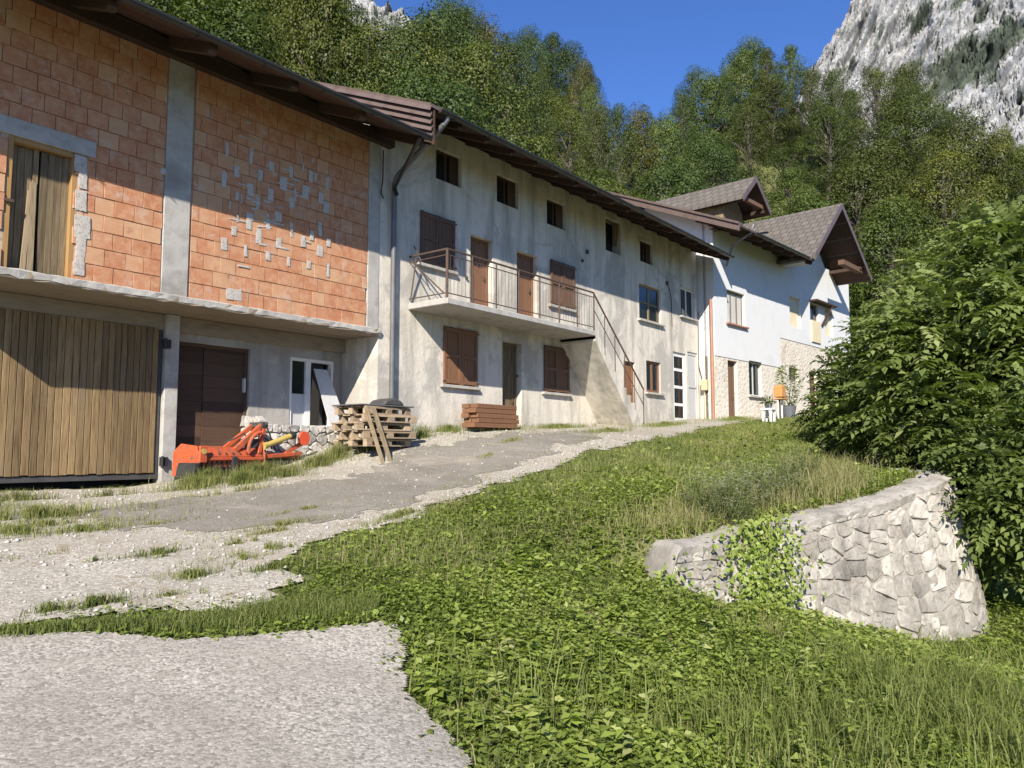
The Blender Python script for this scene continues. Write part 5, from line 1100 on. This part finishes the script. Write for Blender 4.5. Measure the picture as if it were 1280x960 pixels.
# weeds round the mower, along the barn and in the gravel: (px, py, rx m, ry m, count, hmin, hmax, dryness)
def tuft(px, py, rx, ry, n, h0, h1, val=.5, w=.006, rot=0.0):
    c = ground_at(px, py); a = rng.uniform(0, 6.28, n); q = np.abs(rng.normal(0, .62, n)) * (1 + .45*np.sin(a*3 + px) + .3*np.sin(a*7 + py)); ux = q*np.cos(a)*rx; uy = q*np.sin(a)*ry
    x = c[0] + ux*math.cos(rot) - uy*math.sin(rot); y = c[1] + ux*math.sin(rot) + uy*math.cos(rot); k_ = wob(x, y, 5.0, px*.1) > -.35; x, y = x[k_], y[k_]; addblade(x, y, h0*.7, h1, w, .9, rng.normal(val, .2, len(x)), .02)
for t in [(255, 607, .5, .14, 1300, .1, .26, .5), (320, 600, .55, .16, 1500, .1, .28, .55), (380, 588, .5, .16, 1200, .08, .26, .6), (420, 575, .35, .2, 800, .08, .3, .6), (290, 618, .7, .1, 900, .04, .14, .7),
          (40, 650, 1.2, .32, 2600, .05, .16, .55), (0, 672, 1.1, .22, 1700, .04, .12, .5), (100, 668, .6, .2, 900, .04, .10, .55), (20, 628, 1.0, .08, 700, .05, .16, .65), (140, 622, .8, .05, 400, .05, .14, .6), (-40, 640, .8, .4, 900, .05, .15, .5),
          (195, 697, .3, .05, 420, .03, .09, .35), (220, 697, .25, .04, 260, .03, .08, .3), (115, 762, .35, .07, 700, .03, .09, .35), (60, 768, .12, .05, 160, .03, .08, .3), (240, 725, .22, .10, 520, .03, .09, .5), (290, 705, .35, .12, 700, .03, .08, .55), (330, 690, .4, .12, 700, .03, .08, .5), (350, 660, .5, .08, 500, .03, .08, .6), (340, 715, .3, .08, 420, .03, .09, .4), (120, 705, .1, .04, 90, .02, .06, .4), (300, 682, .5, .05, 400, .03, .07, .7), (210, 750, .16, .05, 140, .02, .06, .4), (250, 748, .1, .05, 90, .02, .06, .4),
          (530, 548, .5, .2, 800, .08, .3, .45), (560, 540, .7, .3, 1500, .05, .16, .4), (620, 538, 1.0, .3, 2000, .05, .14, .45), (700, 536, 1.4, .3, 2400, .05, .13, .45), (760, 541, 1.2, .3, 1800, .04, .12, .5), (830, 533, 1.6, .4, 2200, .05, .13, .45), (920, 526, 2.0, .5, 2600, .06, .15, .5), (640, 553, .6, .12, 420, .03, .09, .65), (610, 572, .4, .12, 260, .03, .08, .8),
          (470, 562, .5, .15, 700, .06, .22, .6), (500, 548, .3, .2, 400, .08, .3, .5), (340, 668, .8, .06, 500, .03, .07, .75), (500, 648, .6, .12, 700, .03, .09, .5), (560, 640, .6, .15, 900, .03, .1, .5)]: tuft(*t[:5], t[5]*1.25, t[6]*1.3, *t[7:])
for poly, n_ in ((LANE, 90),):
    for i in range(len(poly)):
        a = np.array(poly[i]); b_ = np.array(poly[(i+1) % len(poly)]); l_ = np.linalg.norm(b_-a); n = int(n_*l_)
        t = rng.uniform(0, 1, (n, 1)); q = a + (b_-a)*t + rng.normal(0, .16, (n, 2)); k_ = wob(q[:, 0], q[:, 1], 2.5, 1.0) > -.1; q = q[k_]; addblade(q[:, 0], q[:, 1], .02, .08, .006, 1.0, rng.normal(.72, .2, len(q)), .02)
for t in [(245, 612, .5, .16, 1100, .1, .26, .55), (300, 607, .6, .18, 1300, .1, .3, .5), (350, 598, .5, .2, 1100, .1, .28, .6), (400, 584, .4, .2, 800, .1, .3, .65), (60, 660, 1.2, .3, 1100, .04, .12, .7), (380, 640, .8, .08, 500, .03, .08, .75), (180, 660, .8, .1, 500, .03, .08, .7), (30, 700, .6, .12, 300, .03, .07, .6)]: tuft(*t)
# strip of grass between pad and gravel
sp_ = [ground_at(*p) for p in ((-40, 802), (40, 797), (110, 790), (190, 792), (250, 790), (310, 776), (360, 768), (420, 765), (470, 770))]; wd = [.13, .13, .12, .17, .22, .26, .32, .36, .36]
for a, b_, w0, w1 in zip(sp_, sp_[1:], wd, wd[1:]):
    n = int(1500*np.linalg.norm(b_-a)*(w0+w1)*4.0); t = rng.uniform(0, 1, n); w_ = w0 + (w1-w0)*t; o_ = np.clip(rng.normal(0, .42, n), -1, 1)*w_; dv = (b_-a)[:2]; nv = np.array([-dv[1], dv[0]])/np.linalg.norm(dv)
    x = a[0] + dv[0]*t + nv[0]*o_; y = a[1] + dv[1]*t + nv[1]*o_; addblade(x, y, .03, .11, .005, .9, rng.normal(.30, .15, n), .03)
# long grass at the lower right
for px, py, n in ((1040, 930, 900), (1140, 900, 900), (1230, 880, 900), (1250, 945, 900), (1100, 860, 500), (940, 950, 500), (1200, 830, 400), (800, 900, 160), (640, 870, 160)):
    c = ground_at(px, py); x = c[0] + rng.normal(0, .35, n); y = c[1] + rng.normal(0, .35, n); addblade(x, y, .18, .48, .009, 1.0, rng.normal(.34, .13, n))
stuff('grass', np.concatenate(BV), np.concatenate(BQ), np.concatenate(BT), np.concatenate(BA), GRASS, 'short grass on the terrace, in the gravel and along the walls', 'grass')
# --- dry tall grass and white-flowered weeds above the wall
BV = []; BQ = []; BT = []; BA = []; boff = 0
for px, py, s_, n, h0, h1 in ((1070, 585, .55, 1500, .25, .65), (1120, 590, .45, 1200, .2, .55), (1030, 600, .5, 900, .2, .5), (960, 640, .5, 800, .15, .45), (880, 650, .5, 800, .15, .4), (820, 665, .4, 500, .12, .32), (1000, 625, .5, 700, .15, .4), (1050, 612, .4, 700, .15, .4), (1085, 560, .4, 900, .3, .8), (1100, 572, .4, 900, .3, .75), (930, 655, .35, 500, .1, .3), (860, 672, .35, 400, .1, .3)):
    c = ground_at(px, py, 20); x = c[0] + rng.normal(0, s_, n); y = c[1] + rng.normal(0, s_*.6, n); sd, _ = edge_sd(x, y); m = sd > rng.uniform(-.12, .25, len(x)); addblade(x[m], y[m], h0, h1, .006, .7, rng.normal(.5, .22, m.sum()))
stuff('dry_grass', np.concatenate(BV), np.concatenate(BQ), np.concatenate(BT), np.concatenate(BA), DRY, 'tall straw coloured grass along the top of the stone wall', 'grass')
WHITEF = leafmat('white_petal', [(0, (.55, .52, .48)), (1, (.78, .76, .72))], .3)
STEM = leafmat('weed_stem', [(0, (.05, .08, .02)), (1, (.14, .16, .06))], .25)
wc = [ground_at(px, py, 20) for px, py in ((905, 640), (930, 630), (950, 622), (890, 655), (985, 612), (1010, 605), (915, 660), (960, 640), (870, 648), (1000, 630), (930, 655), (975, 625))]
wc.sort(key=lambda q: proj(q)[0])
for i, c in enumerate(wc):
    o = thing('flowering_weed', c, f"bushy weed with small white flowers above the stone wall, {ORD[i] if i == 0 else ORD[i] + ' from left'}", 'weed', 'white-flowered weeds above the wall')
    n = 46; a = rng.uniform(0, 6.28, n); sp2 = rng.uniform(.05, .30, n); h_ = rng.uniform(.25, .62, n); base = np.array(c) + np.stack([rng.normal(0, .05, n), rng.normal(0, .05, n), np.zeros(n)], 1); tip = np.array(c) + np.stack([sp2*np.cos(a), sp2*np.sin(a), h_], 1)
    nl = 9; PP = []; DD = []
    for k in range(nl): t = rng.uniform(.15, .95, n)[:, None]; PP.append(base + (tip-base)*t); DD.append(nrmz(rng.normal(0, 1, (n, 3)) + np.array([0, 0, .4])))
    PP = np.concatenate(PP); DD = np.concatenate(DD); m = len(PP); V, Q, A = leaf_arrays(PP, DD, rng.normal(0, .5, (m, 3)) + [0, 0, 1], rng.uniform(.025, .05, m), rng.uniform(.008, .014, m), rng.uniform(.1, .9, m))
    d = nrmz(tip-base); V2, Q2, A2 = leaf_arrays(base, d, rng.normal(0, 1, (n, 3)), np.linalg.norm(tip-base, axis=1), np.full(n, .007), np.full(n, .7), .1)
    link(bpy.data.objects.new('leaves', fast_mesh('leaves', np.concatenate([V, V2]), np.concatenate([Q, Q2+len(V)]), val=np.concatenate([A, A2]), mat=STEM)), o)['kind'] = 'stuff'
    fl = tip[rng.uniform(0, 1, n) < .8]; fl = np.concatenate([fl + rng.normal(0, .022, fl.shape) for _ in range(3)]); m = len(fl); PP = []; DD = []
    for k in range(5): t = 1.2566*k; PP.append(fl); DD.append(np.tile([math.cos(t), math.sin(t), .15], (m, 1)))
    PP = np.concatenate(PP); DD = np.concatenate(DD); V, Q, A = leaf_arrays(PP, DD, np.tile([0, 0, 1.], (len(PP), 1)), np.full(len(PP), .020), np.full(len(PP), .013), rng.uniform(0, 1, len(PP)))
    link(bpy.data.objects.new('flowers', fast_mesh('flowers', V, Q, val=A, mat=WHITEF)), o)['kind'] = 'stuff'
# --- climbing plant over the left end of the wall
def creeper(label, s0, s1, n, seed, spread=1.0):
    r = np.random.default_rng(seed); P = []; N = []
    for _ in range(n):
        s = np.clip(r.normal((s0+s1)/2, (s1-s0)/3), 0, WL); t = wtop(s); b_ = wbase(s)+.3; z = t + .16 - (t-b_+.1)*r.uniform(0, 1)**.9; q = wpt(s, z, r.uniform(.06, .20)); P.append(q); x, y, nx, ny = wp(s); N.append((nx, ny, .6))
    P = np.array(P); N = nrmz(np.array(N) + r.normal(0, .45, (n, 3))); D = nrmz(np.cross(N, r.normal(0, 1, (n, 3))) - np.array([[0, 0, .5]])); L = r.uniform(.04, .085, n)
    V, Q, A = leaf_arrays(P, D, N, L, L*.7, np.clip(r.normal(.55, .2, n), 0, 1)); o = bpy.data.objects.new('climbing_plant', fast_mesh('climbing_plant', V, Q, val=A, mat=COVER)); tag(link(o), label, 'climber', kind='stuff')
creeper('leafy creeper spilling over the left end of the stone wall', 1.75, 2.65, 1500, 3); creeper('leaves climbing the lowest stones at the far left wall end', .1, .8, 420, 5)
# --- loose stones on the gravel
x, y = scatter(60000, -2, 16, 4, 12.2); pad, yard = zones(x, y); v, f = inview(x, y); lane = inpoly(x, y, LANE); m = yard & v & (rng.uniform(0, 1, len(x)) < np.where(lane, .02, .16)); x, y = x[m], y[m]; n = len(x)
s_ = rng.uniform(.006, .02, n)*rng.choice([1, 1, 1, 1.9], n); z = H(x, y) + .024; oc = np.array([(1, 0, 0), (0, 1, 0), (-1, 0, 0), (0, -1, 0), (0, 0, .7), (0, 0, -.4)])
V = oc[None]*s_[:, None, None]*rng.uniform(.6, 1.3, (n, 6, 1)); a = rng.uniform(0, 6.28, n); ca, sa = np.cos(a)[:, None], np.sin(a)[:, None]; V = np.stack([V[..., 0]*ca - V[..., 1]*sa, V[..., 0]*sa + V[..., 1]*ca, V[..., 2]], -1) + np.stack([x, y, z], 1)[:, None]
tf = np.array([(0, 1, 4), (1, 2, 4), (2, 3, 4), (3, 0, 4), (1, 0, 5), (2, 1, 5), (3, 2, 5), (0, 3, 5)]); T = (np.arange(n)[:, None, None]*6 + tf[None]).reshape(-1, 3)
stuff('gravel_stones', V.reshape(-1, 3), None, T, None, M['rubble'], 'loose pale gravel stones scattered over the yard', 'gravel')
# --- dead stalks and broad-leaved weeds give the bank its patches
BV = []; BQ = []; BT = []; BA = []; boff = 0
x, y = scatter(26000, 2, 16, -3, 7); v, f = inview(x, y); pad, yard = zones(x, y); m = v & ~pad & ~yard & (wob(x, y, 1.3, 5.5) > .25); x, y = x[m], y[m]
addblade(x, y, .08, .30, .005, .9, rng.normal(.5, .25, len(x)))
stuff('dead_stalks', np.concatenate(BV), np.concatenate(BQ), np.concatenate(BT), np.concatenate(BA), DRY, 'thin dead brown stalks among the green of the bank', 'stalks')
LV = []; LQ = []; LA = []; off = 0
for px, py, n, rad, hm in ((690, 850, 26, .8, .24), (620, 820, 14, .5, .22), (780, 790, 18, .7, .24), (860, 860, 20, .8, .25), (720, 940, 22, .7, .24), (590, 900, 12, .4, .2), (760, 700, 12, .6, .2), (950, 800, 16, .6, .28), (900, 930, 14, .6, .26), (1020, 820, 12, .5, .3), (660, 720, 10, .6, .18), (980, 880, 12, .6, .3)):
    c = ground_at(px, py)
    for i in range(n):
        q = c[:2] + rng.normal(0, rad*.5, 2); z = Hs(*q); hh = hm*rng.uniform(.5, 1.2); k = 22; t = rng.uniform(.15, 1, k); a = rng.uniform(0, 6.28, k)
        P = np.stack([np.full(k, q[0]), np.full(k, q[1]), z + hh*t], 1); D = np.stack([np.cos(a), np.sin(a), rng.uniform(-.2, .4, k)], 1); L = rng.uniform(.06, .12, k)*(1.2 - .5*t)
        addleaf(P, D, np.tile([0, 0, 1.], (k, 1)) + rng.normal(0, .25, (k, 3)), L, L*.55, np.clip(rng.normal(.6, .15) + rng.normal(0, .1, k), 0, 1))
stuff('broad_weeds', np.concatenate(LV), np.concatenate(LQ), None, np.concatenate(LA), COVER, 'knee-high broad-leaved weeds standing out of the bank', 'weeds')
